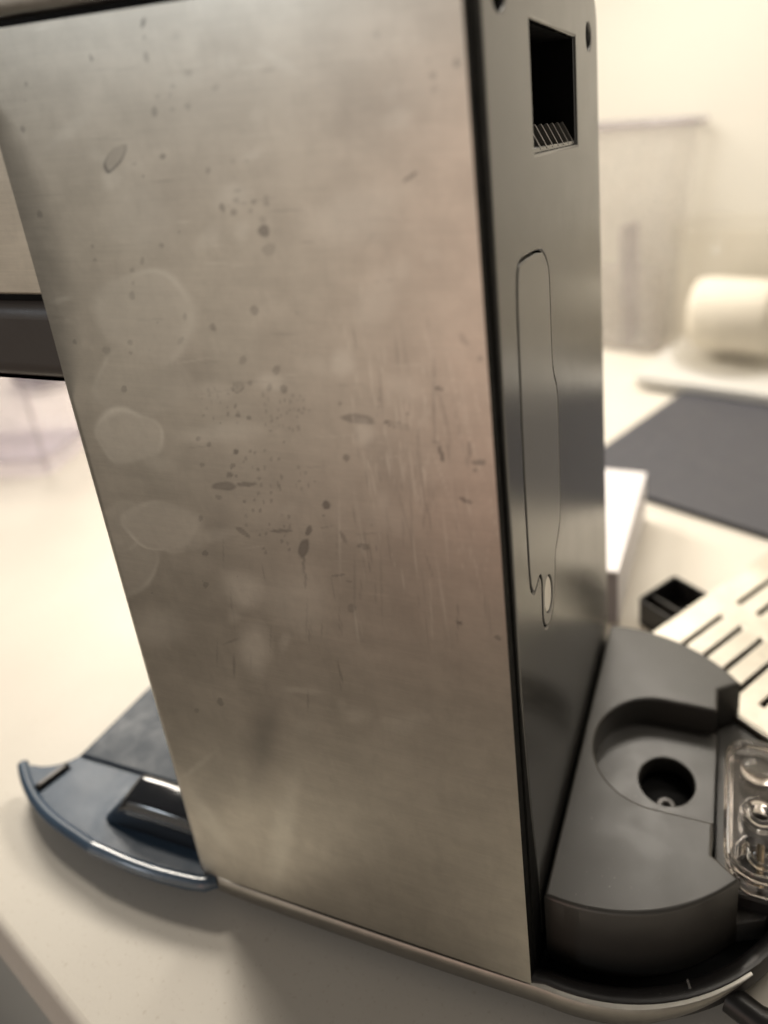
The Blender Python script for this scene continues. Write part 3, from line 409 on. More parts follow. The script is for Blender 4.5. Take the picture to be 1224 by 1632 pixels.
(-22.32,212.96,0.11,-0.00,-0.01,-0.10,0.47,'d'),(-76.84,182.02,0.16,0.01,-0.04,-0.13,0.34,'d'),(-31.54,219.65,0.11,-0.01,-0.02,-0.10,0.60,'d'),(-28.35,145.12,0.14,0.02,-0.02,-0.14,0.38,'d'),
(-30.45,184.02,0.12,0.00,-0.02,-0.12,0.32,'d'),(-81.69,231.83,0.14,-0.01,-0.03,-0.10,0.43,'d'),(-73.03,188.11,0.15,0.00,-0.03,-0.12,0.57,'d'),(-89.90,126.25,0.18,0.03,-0.05,-0.17,0.66,'d'),
(-11.79,173.02,0.12,0.01,-0.01,-0.12,0.54,'d'),(-37.07,232.83,0.11,-0.01,-0.02,-0.09,0.55,'d'),(-12.21,213.79,0.11,-0.00,-0.01,-0.09,0.59,'d'),(-35.45,159.02,0.14,0.01,-0.02,-0.13,0.60,'d'),
(-66.47,126.11,0.17,0.03,-0.04,-0.16,0.48,'d'),(-13.62,234.70,0.10,-0.01,-0.01,-0.08,0.49,'d'),(-37.03,218.53,0.12,-0.01,-0.02,-0.10,0.71,'d'),(-98.47,177.95,0.17,0.01,-0.05,-0.14,0.75,'d'),
(-14.30,225.95,0.10,-0.01,-0.01,-0.09,0.43,'d'),(-98.94,205.23,0.16,-0.00,-0.04,-0.12,0.79,'d'),(-63.49,191.21,0.14,0.00,-0.03,-0.12,0.45,'d'),(-30.99,225.88,0.11,-0.01,-0.02,-0.09,0.67,'d'),
(-62.09,166.05,0.15,0.01,-0.03,-0.14,0.66,'d'),(-62.60,207.00,0.14,-0.00,-0.03,-0.11,0.70,'d'),(-62.87,184.91,0.15,0.00,-0.03,-0.12,0.61,'d'),(-103.44,133.07,0.19,0.03,-0.05,-0.17,0.34,'d'),
(-9.85,170.41,0.12,0.01,-0.01,-0.12,0.41,'d'),(-29.15,146.26,0.14,0.02,-0.02,-0.14,0.52,'d'),(-28.95,234.85,0.11,-0.01,-0.02,-0.09,0.54,'d'),(-2.53,234.29,0.09,-0.01,-0.01,-0.08,0.50,'d'),
(-22.78,212.03,0.11,-0.00,-0.01,-0.10,0.31,'d'),(-77.45,122.81,0.18,0.03,-0.04,-0.17,0.71,'d'),(-3.81,230.64,0.10,-0.01,-0.01,-0.08,0.42,'d'),(-16.06,127.76,0.13,0.02,-0.01,-0.15,0.53,'d'),
(-12.77,202.13,0.11,-0.00,-0.01,-0.10,0.76,'d'),(-63.40,152.66,0.16,0.02,-0.03,-0.14,0.32,'d'),(-27.32,228.98,0.11,-0.01,-0.01,-0.09,0.52,'d'),(-59.21,145.70,0.16,0.02,-0.03,-0.15,0.51,'d'),
(-93.67,233.49,0.15,-0.01,-0.04,-0.10,0.55,'d'),(-43.89,233.28,0.12,-0.01,-0.02,-0.09,0.35,'d'),(-27.62,168.14,0.13,0.01,-0.02,-0.12,0.48,'d'),(-13.41,221.87,0.10,-0.01,-0.01,-0.09,0.70,'d'),
(-43.24,203.10,0.13,-0.00,-0.02,-0.11,0.40,'d'),(-96.44,202.44,0.16,-0.00,-0.04,-0.12,0.66,'d'),(-38.45,190.87,0.13,0.00,-0.02,-0.11,0.40,'d'),(-10.15,214.36,0.10,-0.00,-0.01,-0.09,0.43,'d'),
(-31.65,177.77,0.13,0.01,-0.02,-0.12,0.48,'d'),(-94.70,116.35,0.19,0.03,-0.05,-0.18,0.54,'d'),(-13.14,173.41,0.17,0.02,-0.43,-11.63,0.39,'s'),(-16.00,155.26,0.18,0.05,0.38,-8.36,0.46,'s'),
(-6.43,182.45,0.16,0.02,-0.03,-6.64,0.44,'s'),(-10.65,178.23,0.16,0.08,2.23,-5.54,0.44,'s'),(-3.98,164.70,0.16,0.07,2.69,-10.03,0.40,'s'),(-4.05,166.90,0.16,0.05,1.09,-8.47,0.29,'s'),
(-14.76,158.07,0.18,0.05,0.36,-5.73,0.50,'s'),(-11.16,158.53,0.17,0.08,2.15,-7.50,0.42,'s'),(-21.04,211.89,5.39,0.46,0.02,-1.31,0.16,'l'),(-35.00,180.11,5.62,-1.30,-1.23,-2.58,0.20,'l'),
(-95.02,58.16,9.88,9.63,0.63,-0.93,0.23,'l'),(-20.52,174.45,1.84,0.44,0.17,-2.63,0.16,'l'),(-48.27,213.66,5.03,0.70,0.13,-2.64,0.24,'l'),(-27.07,92.23,8.58,4.49,0.34,-3.90,0.20,'l'),
(-46.81,191.12,7.22,0.49,-0.14,-0.98,0.09,'l'),(-62.27,173.39,7.78,0.17,-0.81,-2.82,0.24,'l'),(-17.30,176.91,5.01,-1.25,-1.34,-3.16,0.24,'l'),(-84.07,227.35,8.06,3.39,1.01,-1.42,0.16,'l'),
(-74.51,171.95,10.12,1.28,-0.69,-3.87,0.18,'l'),(-42.63,220.47,3.06,0.53,0.18,-1.25,0.22,'l'),(-24.15,147.18,7.53,-2.28,-1.88,-3.81,0.19,'l'),(-82.42,154.48,6.10,0.28,-1.00,-2.91,0.23,'l'),
(-55.42,234.14,5.94,-0.12,-0.22,-1.45,0.16,'l'),(-76.26,217.41,3.95,0.77,0.33,-2.52,0.26,'l'),(-39.67,91.46,5.70,0.75,-0.77,-3.18,0.19,'l'),(-12.91,224.83,3.95,0.80,0.54,-2.16,0.21,'l'),
(-56.07,205.58,3.21,-0.56,-0.46,-0.98,0.15,'l'),(-43.26,93.67,1.86,1.29,0.53,-1.96,0.17,'l'),(-55.61,83.29,3.76,0.50,-1.01,-3.56,0.16,'l'),(-44.77,236.44,3.18,-0.42,-0.67,-2.23,0.16,'l'),
(-70.21,113.83,2.63,2.12,1.36,-2.23,0.22,'l'),(-55.89,205.61,3.93,1.86,1.14,-1.96,0.22,'l'),(-8.67,201.91,2.01,1.20,1.01,-1.58,0.11,'l'),(-53.97,95.23,8.32,1.26,-0.36,-1.42,0.22,'l'),
(-48.14,146.59,4.41,2.47,0.55,-1.60,0.11,'l'),(-24.18,164.48,5.74,1.77,0.27,-2.57,0.08,'l'),(-40.17,226.73,2.07,-0.13,-0.53,-2.66,0.10,'l'),(-24.91,150.85,2.11,0.65,0.21,-3.59,0.25,'l'),
(-78.34,222.05,2.97,-1.14,-1.21,-1.36,0.13,'l'),(-70.51,219.66,4.68,1.00,0.25,-1.35,0.10,'l'),(-47.79,206.95,1.98,-0.74,-1.73,-2.47,0.23,'l'),(-57.12,233.16,4.31,-0.65,-0.46,-1.17,0.09,'l'),
(-79.19,134.76,4.86,0.74,-0.48,-1.96,0.25,'l'),(-96.30,104.88,4.78,-0.69,-1.53,-2.58,0.19,'l'),(-56.40,109.59,1.68,-0.19,-2.15,-4.76,0.25,'l'),(-24.15,170.78,4.29,0.10,-0.57,-3.06,0.10,'l'),
(-98.77,192.71,5.43,1.15,0.01,-0.94,0.25,'l'),(-45.42,192.11,2.45,1.02,0.31,-0.83,0.08,'l'),(-34.16,235.55,5.06,-2.91,-0.93,-0.96,0.22,'l'),(-13.44,228.68,1.94,0.07,0.07,-2.11,0.13,'l'),
(-70.43,136.82,6.41,1.85,-0.17,-2.71,0.22,'l'),(-16.70,125.82,0.30,0.07,-0.78,-12.05,0.36,'s'),(-35.77,118.73,0.48,0.16,-0.20,-6.77,0.43,'s'),(-23.95,178.74,0.37,0.06,-0.18,-6.59,0.43,'s'),
(-11.36,173.51,0.37,0.03,-0.92,-10.66,0.44,'t'),(-4.28,129.86,0.14,0.04,0.34,-9.20,0.29,'t'),(-17.45,157.83,0.33,0.08,0.34,-11.34,0.44,'s'),(-7.46,181.84,0.24,0.04,0.12,-2.68,0.26,'s'),
(-15.57,156.76,0.41,0.09,0.04,-10.83,0.29,'t'),(-14.55,164.29,0.23,0.05,0.10,-10.42,0.28,'s'),(-11.75,141.88,0.28,0.07,-0.20,-11.78,0.36,'s'),(-22.04,164.63,0.31,0.07,0.35,-11.55,0.20,'s'),
(-8.99,151.47,0.20,0.06,0.57,-8.55,0.28,'s'),(-6.36,166.74,0.19,0.06,1.35,-11.12,0.30,'t'),(-17.84,183.38,0.13,0.02,0.30,-9.21,0.28,'t'),(-13.36,154.75,0.36,0.03,-0.42,-3.13,0.19,'t'),
(-15.16,157.38,0.20,0.06,0.31,-3.87,0.26,'s'),(-3.61,126.99,0.34,0.10,0.05,-6.39,0.22,'t'),(-8.74,151.24,0.28,0.06,-0.15,-7.48,0.26,'t'),(-11.30,185.83,0.31,0.09,0.83,-4.52,0.31,'s'),
(-9.30,171.75,0.36,0.11,1.37,-9.41,0.33,'t'),(-22.44,191.24,0.27,0.08,0.71,-3.33,0.20,'s'),(-5.19,163.21,0.37,0.02,-0.37,-2.84,0.39,'t'),(-14.59,151.45,0.22,0.05,-0.19,-7.70,0.49,'t'),
(-24.04,166.36,0.22,0.07,0.38,-2.77,0.24,'s'),(-5.51,137.70,0.21,0.09,1.45,-10.36,0.32,'s'),(-22.33,175.14,0.34,0.05,-0.13,-6.85,0.37,'t'),(-27.65,181.75,0.23,0.06,1.35,-11.02,0.41,'s'),
(-18.08,125.64,0.19,0.05,-0.39,-14.57,0.28,'t'),(1.47,187.02,0.10,0.01,0.06,-6.97,0.21,'t'),(-21.07,175.15,0.39,0.10,0.39,-3.98,0.29,'s'),(-24.03,194.54,0.35,-0.00,-0.69,-4.00,0.33,'s'),
(-16.15,183.82,0.28,0.04,0.06,-7.42,0.26,'t'),(-16.02,137.34,0.26,0.13,1.03,-4.88,0.36,'t'),(-28.02,130.01,0.37,0.07,-1.49,-13.58,0.28,'t'),(-22.76,174.74,0.16,-0.00,-1.44,-6.56,0.40,'t'),
(-5.70,173.83,0.25,0.02,-0.78,-9.90,0.24,'s'),(-10.56,182.79,0.12,0.02,0.50,-10.64,0.36,'t'),(-11.05,175.32,0.34,0.07,0.26,-4.53,0.29,'s'),(-24.77,188.32,0.29,0.06,0.45,-7.07,0.24,'s'),
(-10.75,124.88,0.25,0.05,-0.61,-6.20,0.47,'t'),(-20.46,181.30,0.15,0.03,0.52,-8.86,0.36,'s'),(-29.02,170.42,0.23,0.03,-0.63,-6.51,0.46,'s'),(-13.74,129.23,0.41,0.14,0.59,-13.75,0.36,'s'),
(-28.52,151.48,0.12,0.03,0.04,-3.80,0.37,'s'),(-0.75,166.42,0.16,0.04,0.38,-5.51,0.25,'s'),(-26.56,186.77,0.29,0.05,0.07,-3.54,0.49,'t'),(1.27,195.73,0.27,0.04,0.48,-7.44,0.32,'s'),
(-36.65,140.78,0.41,0.07,-1.95,-14.17,0.37,'s'),(-4.97,171.94,0.36,0.07,0.22,-4.60,0.43,'s'),(-27.74,157.28,0.29,0.09,0.60,-9.59,0.34,'s'),(-9.67,168.52,0.18,0.06,1.15,-7.26,0.23,'s'),
(-18.65,150.48,0.30,0.05,-0.88,-12.47,0.33,'t'),(-34.68,129.24,0.44,0.08,-1.38,-10.08,0.27,'t'),(-20.98,152.56,0.42,0.16,1.92,-12.32,0.29,'t'),(-9.17,164.60,0.29,0.05,-0.01,-4.20,0.49,'t'),
(-22.63,132.86,0.28,0.09,0.10,-4.16,0.44,'s'),(-16.64,170.56,0.17,0.03,-0.10,-2.87,0.41,'s'),(-34.70,118.55,0.24,0.10,0.40,-5.38,0.20,'s'),(-31.11,144.18,0.43,0.13,0.43,-12.84,0.23,'s'),
(-15.77,164.01,0.31,0.00,-1.68,-9.10,0.26,'t'),(-32.70,210.44,4.82,0.25,-0.01,-0.22,0.14,'s'),(-22.45,222.82,4.46,-0.34,-0.03,-0.17,0.20,'t'),(-24.14,164.72,3.60,0.61,-0.01,-0.25,0.26,'s'),
(-20.28,226.97,7.56,-0.32,-0.01,-0.09,0.34,'t'),(-21.03,208.35,7.25,0.21,-0.01,-0.16,0.20,'t'),(-15.55,181.41,7.13,0.78,-0.01,-0.27,0.32,'s'),(-88.03,193.04,8.21,0.27,-0.04,-0.14,0.27,'t'),
(-65.28,216.64,7.93,0.43,-0.03,-0.21,0.29,'t'),(-74.37,188.82,5.31,0.46,-0.04,-0.21,0.27,'t'),(-75.13,240.46,7.64,0.02,-0.03,-0.20,0.15,'s'),(-50.95,176.01,10.05,0.67,-0.05,-0.27,0.20,'t'),
(-75.20,221.59,3.55,-0.11,-0.03,-0.11,0.34,'s'),(-37.73,235.01,8.51,-0.31,-0.02,-0.14,0.31,'s'),(-51.62,236.18,8.72,-0.37,-0.03,-0.20,0.22,'s'),(-13.04,193.53,5.72,0.76,0.01,-0.25,0.15,'s'),
(-75.02,225.15,7.56,-0.48,-0.07,-0.20,0.22,'t'),(-44.44,212.28,8.58,1.02,0.00,-0.22,0.27,'t'),(-85.63,245.71,6.51,-0.50,-0.07,-0.20,0.32,'s'),(-39.80,157.66,3.92,0.75,-0.02,-0.24,0.25,'t'),
(-59.63,231.72,7.72,0.13,-0.01,-0.10,0.16,'s'),(-56.31,204.12,6.29,0.23,-0.02,-0.14,0.30,'s'),(-37.48,184.48,6.25,0.35,-0.02,-0.10,0.26,'s'),(-61.01,208.93,4.74,0.26,-0.03,-0.19,0.25,'s'),
(-67.83,179.63,9.11,1.81,-0.01,-0.29,0.33,'s'),(-37.58,134.88,4.14,0.82,-0.03,-0.28,0.20,'s'),(-39.26,223.70,7.41,-0.02,-0.01,-0.09,0.27,'s'),(-30.88,165.69,9.74,1.43,-0.02,-0.29,0.30,'s'),
(-43.27,177.96,6.84,0.48,-0.03,-0.16,0.31,'s'),(-21.57,161.80,5.70,1.39,0.00,-0.16,0.31,'s'),(-12.85,158.02,7.36,1.43,-0.00,-0.23,0.14,'s'),(-29.92,176.56,5.53,0.58,-0.02,-0.24,0.21,'t'),
(-10.53,236.52,6.32,-0.66,-0.02,-0.18,0.31,'s'),(-8.15,184.57,4.74,0.49,-0.00,-0.16,0.14,'s'),(-13.58,161.35,8.94,1.49,-0.00,-0.12,0.33,'s'),(-35.74,210.53,7.96,0.27,-0.02,-0.18,0.34,'t'),
(-62.16,173.13,7.88,1.40,-0.02,-0.26,0.33,'t'),(-29.13,143.10,4.17,0.88,-0.02,-0.26,0.34,'t'),(-56.05,194.25,4.62,-0.04,-0.06,-0.22,0.19,'s'),(-15.02,150.18,3.28,0.58,-0.01,-0.20,0.27,'s'),
(-74.85,204.74,6.71,0.31,-0.04,-0.19,0.17,'t'),(-60.09,135.06,5.31,1.50,-0.02,-0.25,0.26,'s'),(-61.86,179.80,3.56,0.42,-0.04,-0.28,0.30,'t'),(-41.32,186.71,4.99,0.21,-0.04,-0.24,0.30,'t'),
(-69.18,159.62,4.74,0.73,-0.04,-0.27,0.24,'t'),(-85.55,228.17,8.18,0.06,-0.05,-0.24,0.15,'t'),(-17.39,234.65,6.58,0.03,0.00,-0.08,0.22,'s'),(-36.07,143.35,5.70,1.18,-0.02,-0.22,0.14,'s'),
(-53.24,200.54,7.95,-0.49,-0.08,-0.25,0.32,'s'),(-18.49,197.45,3.82,0.56,0.01,-0.12,0.34,'t'),(-33.33,204.64,4.53,0.48,-0.00,-0.22,0.34,'t'),(-55.31,140.49,7.54,1.88,-0.01,-0.14,0.20,'t'),
(-69.10,237.18,8.03,-0.45,-0.06,-0.22,0.22,'t'),(-97.03,215.07,10.84,0.27,-0.05,-0.19,0.22,'t'),(-18.88,201.35,5.22,-0.06,-0.01,-0.10,0.17,'s'),(-97.52,188.31,7.08,0.75,-0.03,-0.15,0.21,'s'),
(-23.14,189.86,8.46,0.67,-0.02,-0.25,0.20,'s'),(-36.43,234.30,8.30,-0.50,-0.02,-0.12,0.34,'t'),(-48.14,114.81,0.24,0.05,-0.59,-4.12,0.20,'t'),(-39.82,116.75,0.25,0.06,-0.30,-2.79,0.28,'t'),
(-40.13,118.65,0.22,0.05,-0.73,-5.20,0.30,'t'),(-42.53,101.11,0.24,0.08,-0.24,-3.86,0.34,'t'),(-45.34,114.99,0.33,0.05,-0.65,-3.22,0.33,'t'),(-40.43,127.39,0.28,0.10,0.22,-5.08,0.29,'t'),
(-68.83,133.39,0.32,0.05,-1.40,-6.27,0.34,'t'),(-37.45,140.22,0.17,0.02,-1.12,-6.45,0.22,'t'),(-78.23,100.89,0.30,0.06,-1.37,-5.65,0.32,'t'),(-58.62,128.52,0.33,0.11,-0.07,-3.44,0.32,'t'),
(-60.51,109.09,0.24,0.04,-1.58,-6.85,0.26,'t'),(-69.95,118.47,0.32,0.07,-0.86,-4.63,0.29,'t'),(-70.34,113.01,0.36,0.10,-0.91,-6.70,0.15,'t'),(-68.07,100.49,0.38,0.09,-0.80,-3.82,0.21,'t')
]
def side_panel():
    x0, x1, z0, z1 = -.1045, 0.0, .0128, .2468
    nx, nz = 270, 600
    xs = np.concatenate([np.linspace(x0, x1, nx)]); zs = np.linspace(z0, z1, nz)
    X, Z = np.meshgrid(xs, zs)
    wz = .0016 + .0125 * np.clip(1 - np.abs((Z - .203) / .034) ** 2.2, 0, 1)
    s = np.clip(1 - (X - x0) / wz, 0, 1); Y = s ** 2.6 * (.0006 + .0010 * np.clip(1 - np.abs((Z - .203) / .034) ** 2.2, 0, 1))
    X = X - Y * .9
    Y = Y + .00010 * np.sin(X * 60 + 1) * np.sin(Z * 22)
    # folded right edge and top edge
    cols = [np.stack([X, Y, Z], -1)]
    V = cols[0]
    back = V[:, -1:, :].copy(); back[:, :, 0] -= .0003; back[:, :, 1] = .0006
    lft = V[:, :1, :].copy(); lft[:, :, 0] += .0006; lft[:, :, 1] += .0022
    V = np.concatenate([lft, V, back], 1)
    top = V[-1:].copy(); top[:, :, 1] = np.maximum(.0022, top[:, :, 1]); V = np.concatenate([V, top], 0)
    H, W = V.shape[:2]
    st = np.zeros((H, W)); smr = np.zeros((H, W)); px = V[..., 0] * 1000; pz = V[..., 2] * 1000
    rng = np.random.default_rng(3)
    for cx, cz, ax, az, bx, bz, k, t in STAINS_AND_REFLECTIONS:
        R_ = max(abs(ax) + abs(bx), abs(az) + abs(bz)) * 1.5 + .5
        j0, j1 = np.searchsorted(xs * 1000, [cx - R_, cx + R_]); i0, i1 = np.searchsorted(pz[:-1, 5], [cz - R_, cz + R_])
        if j1 - j0 < 1 or i1 - i0 < 1: continue
        sl = (slice(i0, i1 + 1), slice(j0, j1 + 2))
        dx, dz = px[sl] - cx, pz[sl] - cz; det = ax * bz - az * bx
        u = (dx * bz - dz * bx) / det; v = (ax * dz - az * dx) / det
        ph = rng.uniform(0, 6.28, 3); th = np.arctan2(v, u)
        q = np.hypot(u, v) * (1 + .07 * np.sin(2 * th + ph[0]) + .05 * np.sin(3 * th + ph[1]) + .04 * np.sin(5 * th + ph[2]))
        def S(e0, e1, xx): tt = np.clip((xx - e0) / (e1 - e0), 0, 1); return tt * tt * (3 - 2 * tt)
        if t == 'd': st[sl] = np.maximum(st[sl], k * .72 * (1 - S(.72, 1.12, q)) * (1 + .25 * S(.5, .9, q)))
        elif t == 'r': st[sl] = np.maximum(st[sl], k * (.22 * (1 - S(.8, 1.0, q)) + 1.1 * np.exp(-((q - .92) / .10) ** 2) * (.55 + .45 * np.sin(th + ph[0]))))
        elif t == 'b': st[sl] = np.maximum(st[sl], st[sl] * .5 + k * .55 * np.exp(-(q / .75) ** 2))
        elif t == 't': st[sl] = np.maximum(st[sl], k * .7 * (1 - S(.3, 1.1, q)))
        elif t == 'l': smr[sl] = np.maximum(smr[sl], k * .8 * (1 - S(.25, 1.15, q)))
        elif t == 'o': smr[sl] = np.maximum(smr[sl], k * (.85 * np.exp(-((q - .93) / (.09 + .03 * np.sin(2 * th + ph[1]))) ** 2) * (.5 + .3 * np.sin(th + ph[0]) + .2 * np.sin(3 * th + ph[2])) + .45 * (1 - S(.75, 1.0, q))))
        elif t == 's': smr[sl] = np.maximum(smr[sl], k * .7 * (1 - S(.2, 1.1, q)))
    me = bpy.data.meshes.new('side_panel')
    idx = np.arange(H * W).reshape(H, W)
    F = np.stack([idx[:-1, :-1], idx[:-1, 1:], idx[1:, 1:], idx[1:, :-1]], -1).reshape(-1, 4)
    me.vertices.add(H * W); me.vertices.foreach_set('co', V.reshape(-1).astype(np.float32))
    me.loops.add(F.size); me.loops.foreach_set('vertex_index', F.reshape(-1).astype(np.int32))
    me.polygons.add(len(F)); me.polygons.foreach_set('loop_start', (np.arange(len(F)) * 4).astype(np.int32))
    me.update(calc_edges=True)
    for nm, arr in (('stain_and_reflection', st), ('smear_and_reflection', smr)):
        a = me.attributes.new(nm, 'FLOAT', 'POINT'); a.data.foreach_set('value', arr.reshape(-1).astype(np.float32))
    me.validate()
    return hang(finish(me, M_panel, 'side_panel', None, 50))
side_panel()
hang(box('core', (.0400, .122, .232), M_gap, None, .001, 1, (-.0840, .0660, .0130)))   # inner shell carrying panels
hang(plate('far_panel', [[(-.1045, .0130), (-.006, .0130), (-.006, .2468), (-.1045, .2468)]], .1275, .1295, M_steel, None, .0005,
           to=Matrix(((1, 0, 0, 0), (0, 0, 1, 0), (0, 1, 0, 0), (0, 0, 0, 1)))))
# black strip between steel and cover
hang(plate('edge_strip', [[(.0008, .0080), (.0132, .0080), (.0115, .2466), (.0008, .2466)]], -.004, -.0003, M_gap, None, .0005, to=XF))
hang(tube('seam_bead', [(-.0003, .0050, .0128), (-.0003, .0048, .2466)], .0005, M_gap))

# rear cover with window, screw holes, flap and oval plug
cover_out = [(.0120, .0130), (.1214, .0130)] + [(.1214, .031), (.1206, .07), (.119, .13), (.117, .19), (.1158, .236)] + \
    [(.1156 - .012 + .012 * math.cos(t), .2470 + .012 * math.sin(t)) for t in [i * math.pi / 12 for i in range(7)]] + \
    [(.022, .2590)] + [(.022 + .0135 * math.cos(t), .2455 + .0135 * math.sin(t)) for t in [math.pi / 2 + i * math.pi / 12 for i in range(7)]] + [(.0072, .16), (.0068, .10), (.0090, .06), (.0117, .032)]
flap_out = [(.0250, .1964), (.0222, .1957), (.0206, .1935), (.0196, .185), (.0186, .1591), (.0180, .135), (.0183, .1224), (.0196, .1188), (.0214, .1176), (.0232, .1180), (.0252, .1190), (.0272, .1183),
            (.0284, .1155), (.0276, .1100), (.0276, .1040), (.0300, .1005), (.0335, .0990), (.0368, .1002), (.0390, .1035), (.0408, .1085), (.0416, .1150), (.0455, .1180), (.0488, .1215), (.0498, .130),
            (.0506, .150), (.0507, .1580), (.0470, .1640), (.0464, .1700), (.0470, .1860), (.0466, .1900), (.0445, .1930), (.0403, .1958)]
flap_out = sm(flap_out, 1)
def inset(pts, d):
    n = len(pts); A = sum(pts[i][0] * pts[(i + 1) % n][1] - pts[(i + 1) % n][0] * pts[i][1] for i in range(n)); sg = 1 if A > 0 else -1
    out = []
    for i in range(n):
        a, b = pts[i - 1], pts[(i + 1) % n]; tx, ty = b[0] - a[0], b[1] - a[1]; L = math.hypot(tx, ty) or 1
        out.append((pts[i][0] - sg * ty / L * d, pts[i][1] + sg * tx / L * d))
    return out
win = [(.0387, .2163), (.0837, .2163), (.0837, .2425), (.0387, .2425)]
s1, s2 = circle(.0186, .2455, .0040, 28), circle(.1018, .2442, .0036, 28)
oval = [(.0336 + .0040 * math.cos(t) , .1082 + .0056 * math.sin(t) - .25 * .0040 * math.cos(t)) for t in [i * math.pi / 14 for i in range(28)]]
cover = hang(plate('rear_cover', [cover_out, win, s1, s2, flap_out], -.0045, 0.0, M_cover, None, .0008, to=XF, res=3))
def sub(o): return hang(o, cover)
flap = hang(plate('tank_flap', [inset(flap_out, .00042), oval], -.0040, .0001, M_flap, None, .00025, to=XF), cover)
hang(plate('oval_plug', [inset(oval, .0003)], -.0040, -.0002, simple('pale_plug', (.78, .74, .67), .4), None, .0004, to=XF), cover)
hang(plate('flap_backing', [[(.012, .09), (.058, .09), (.058, .202), (.012, .202)]], -.0056, -.0047, M_gap, None, .0001, to=XF), cover)
# socket: a dark well behind the window with ribs on its floor
def well():
    bm = bmesh.new(); y0, y1, z0, z1 = win[0][0] + .0003, win[1][0] - .0003, win[0][1] + .0003, win[2][1] - .0003; d = -.055; g = .0008
    def q(*p): bm.faces.new([bm.verts.new(v) for v in p])
    f = -.0008
    q((d, y0, z0), (d, y1, z0), (d, y1, z1), (d, y0, z1))
    q((f, y0, z0), (f, y1, z0), (d, y1, z0), (d, y0, z0)); q((f, y0, z1), (d, y0, z1), (d, y1, z1), (f, y1, z1))
    q((f, y0, z0), (d, y0, z0), (d, y0, z1), (f, y0, z1)); q((f, y1, z0), (f, y1, z1), (d, y1, z1), (d, y1, z0))
    me = bpy.data.meshes.new('socket_well'); bm.to_mesh(me); bm.free()
    return hang(finish(me, M_gap, 'socket_well'), cover)
well()
ribm = plate_mesh('rib', [[(-.00035, -.0016), (.00035, -.0016), (.00035, 0), (-.00035, 0)]], 0, .0062, .0002, 1)
ribm.transform(Matrix(((0, 0, -1, 0), (1, 0, 0, 0), (0, 1, 0, 0), (0, 0, 0, 1)))); ribm.transform(Matrix.Rotation(math.radians(62), 4, 'Y')); ribm.materials.append(M_rib); ribm.shade_flat()
for k in range(7):
    o = bpy.data.objects.new('rib', ribm); col.objects.link(o); hang(o, cover); o.location = (-.0006, .0470 + k * .0057, .2168)
hang(box('cross_rib', (.0008, .0446, .0012), M_cover, None, .0002, 1, (-.0012, .0612, .2162)), cover)
for (cy, cz, rr) in ((.0186, .2455, .0041), (.1018, .2442, .0037)):
    bm = bmesh.new(); bmesh.ops.create_cone(bm, cap_ends=True, segments=24, radius1=rr * .75, radius2=rr * 1.02, depth=.016)
    for f in [f for f in bm.faces if len(f.verts) > 4 and f.calc_center_median().z > 0]: bmesh.ops.delete(bm, geom=[f], context='FACES_ONLY')
    bm.transform(Matrix.Translation((-.0124, cy, cz)) @ Matrix.Rotation(math.pi / 2, 4, 'Y'))
    me = bpy.data.meshes.new('screw_well'); bm.to_mesh(me); bm.free(); hang(finish(me, M_gap, 'screw_well'), cover)

# lid on top
lid_o = rrect(-.1850, .0006, -.0060, .1294, .012)
lid = hang(plate('lid', [lid_o], .2484, .2700, simple('grey_lid', (.72, .69, .64), .34, metal=1, var=.05), None, .0040, res=5))
hang(plate('lid_gasket', [rrect(-.1840, .0020, -.0045, .1280, .010)], .2460, .2486, M_gap, None, .0004))

# brewing head that overhangs to the left
def headblock(name, z0, z1, mat, bev, yf=.0024, x0=-.185):
    return hang(plate(name, [rrect(x0, yf, -.1046, .1290, .0016)], z0, z1, mat, None, bev, res=4))
headblock('head_shell', .1930, .2458, brushed('head_steel', (.84, .77, .66), rough=.36), .0008)
headblock('head_underside', .1713, .1922, M_head, .0050)
headblock('head_gasket', .1915, .1935, M_gap, .0002, .0032, -.184)

# base: steel skirt, black rim, floor
A0, A1 = -90, 90
path = [(-.1040, .0012)] + [(x, .0008 - .0006 * math.sin((x + .104) / .1125 * math.pi)) for x in np.linspace(-.095, -.004, 14)] + arc(C[0], C[1], .0650, -94, -46, 30)
def skirt_prof(t):
    k = 1 - .93 * max(0, (t - .55) / .45) ** 1.3
    return [(o * (.3 + .7 * k), .0124 - (.0124 - z) * k) for o, z in [(0, .0124), (.0006, .0123), (.0011, .0115), (.0012, .0100), (.0006, .0060), (-.0002, .0048), (-.002, .0046), (-.002, .0124)]]
hang(strip('base_skirt', path, skirt_prof, M_skirt))
rim_path = [(-.0010, .0030)] + arc(C[0], C[1], .0620, -95, 95, 70) + [(-.0010, .1280)]
hang(strip('base_rim', rim_path, [(-.0022, .0095), (-.0018, .0112), (-.0008, .0120), (.0014, .0130), (.0024, .0128), (.0028, .0118), (.0026, .0060), (-.0022, .0060)], M_black))
hang(plate('base_floor', [[(-.100, .004)] + arc(C[0], C[1], .0612, -90, 90, 48) + [(-.100, .127)]], .0031, .0052, M_gap, None, .0003))
hang(plate('base_foot', [[(-.150, .012)] + arc(C[0], C[1], .052, -90, 90, 40) + [(-.150, .119)]], .0002, .0032, M_gap, None, .0003))

hang(plate('leak_filler_deck', [[(-.1038, .0016), (-.0012, .0016), (-.0012, .1284), (-.1038, .1284)]], .0053, .0127, M_gap, None, .0002))  # unseen filler plate added to stop light leaking through the hollow base
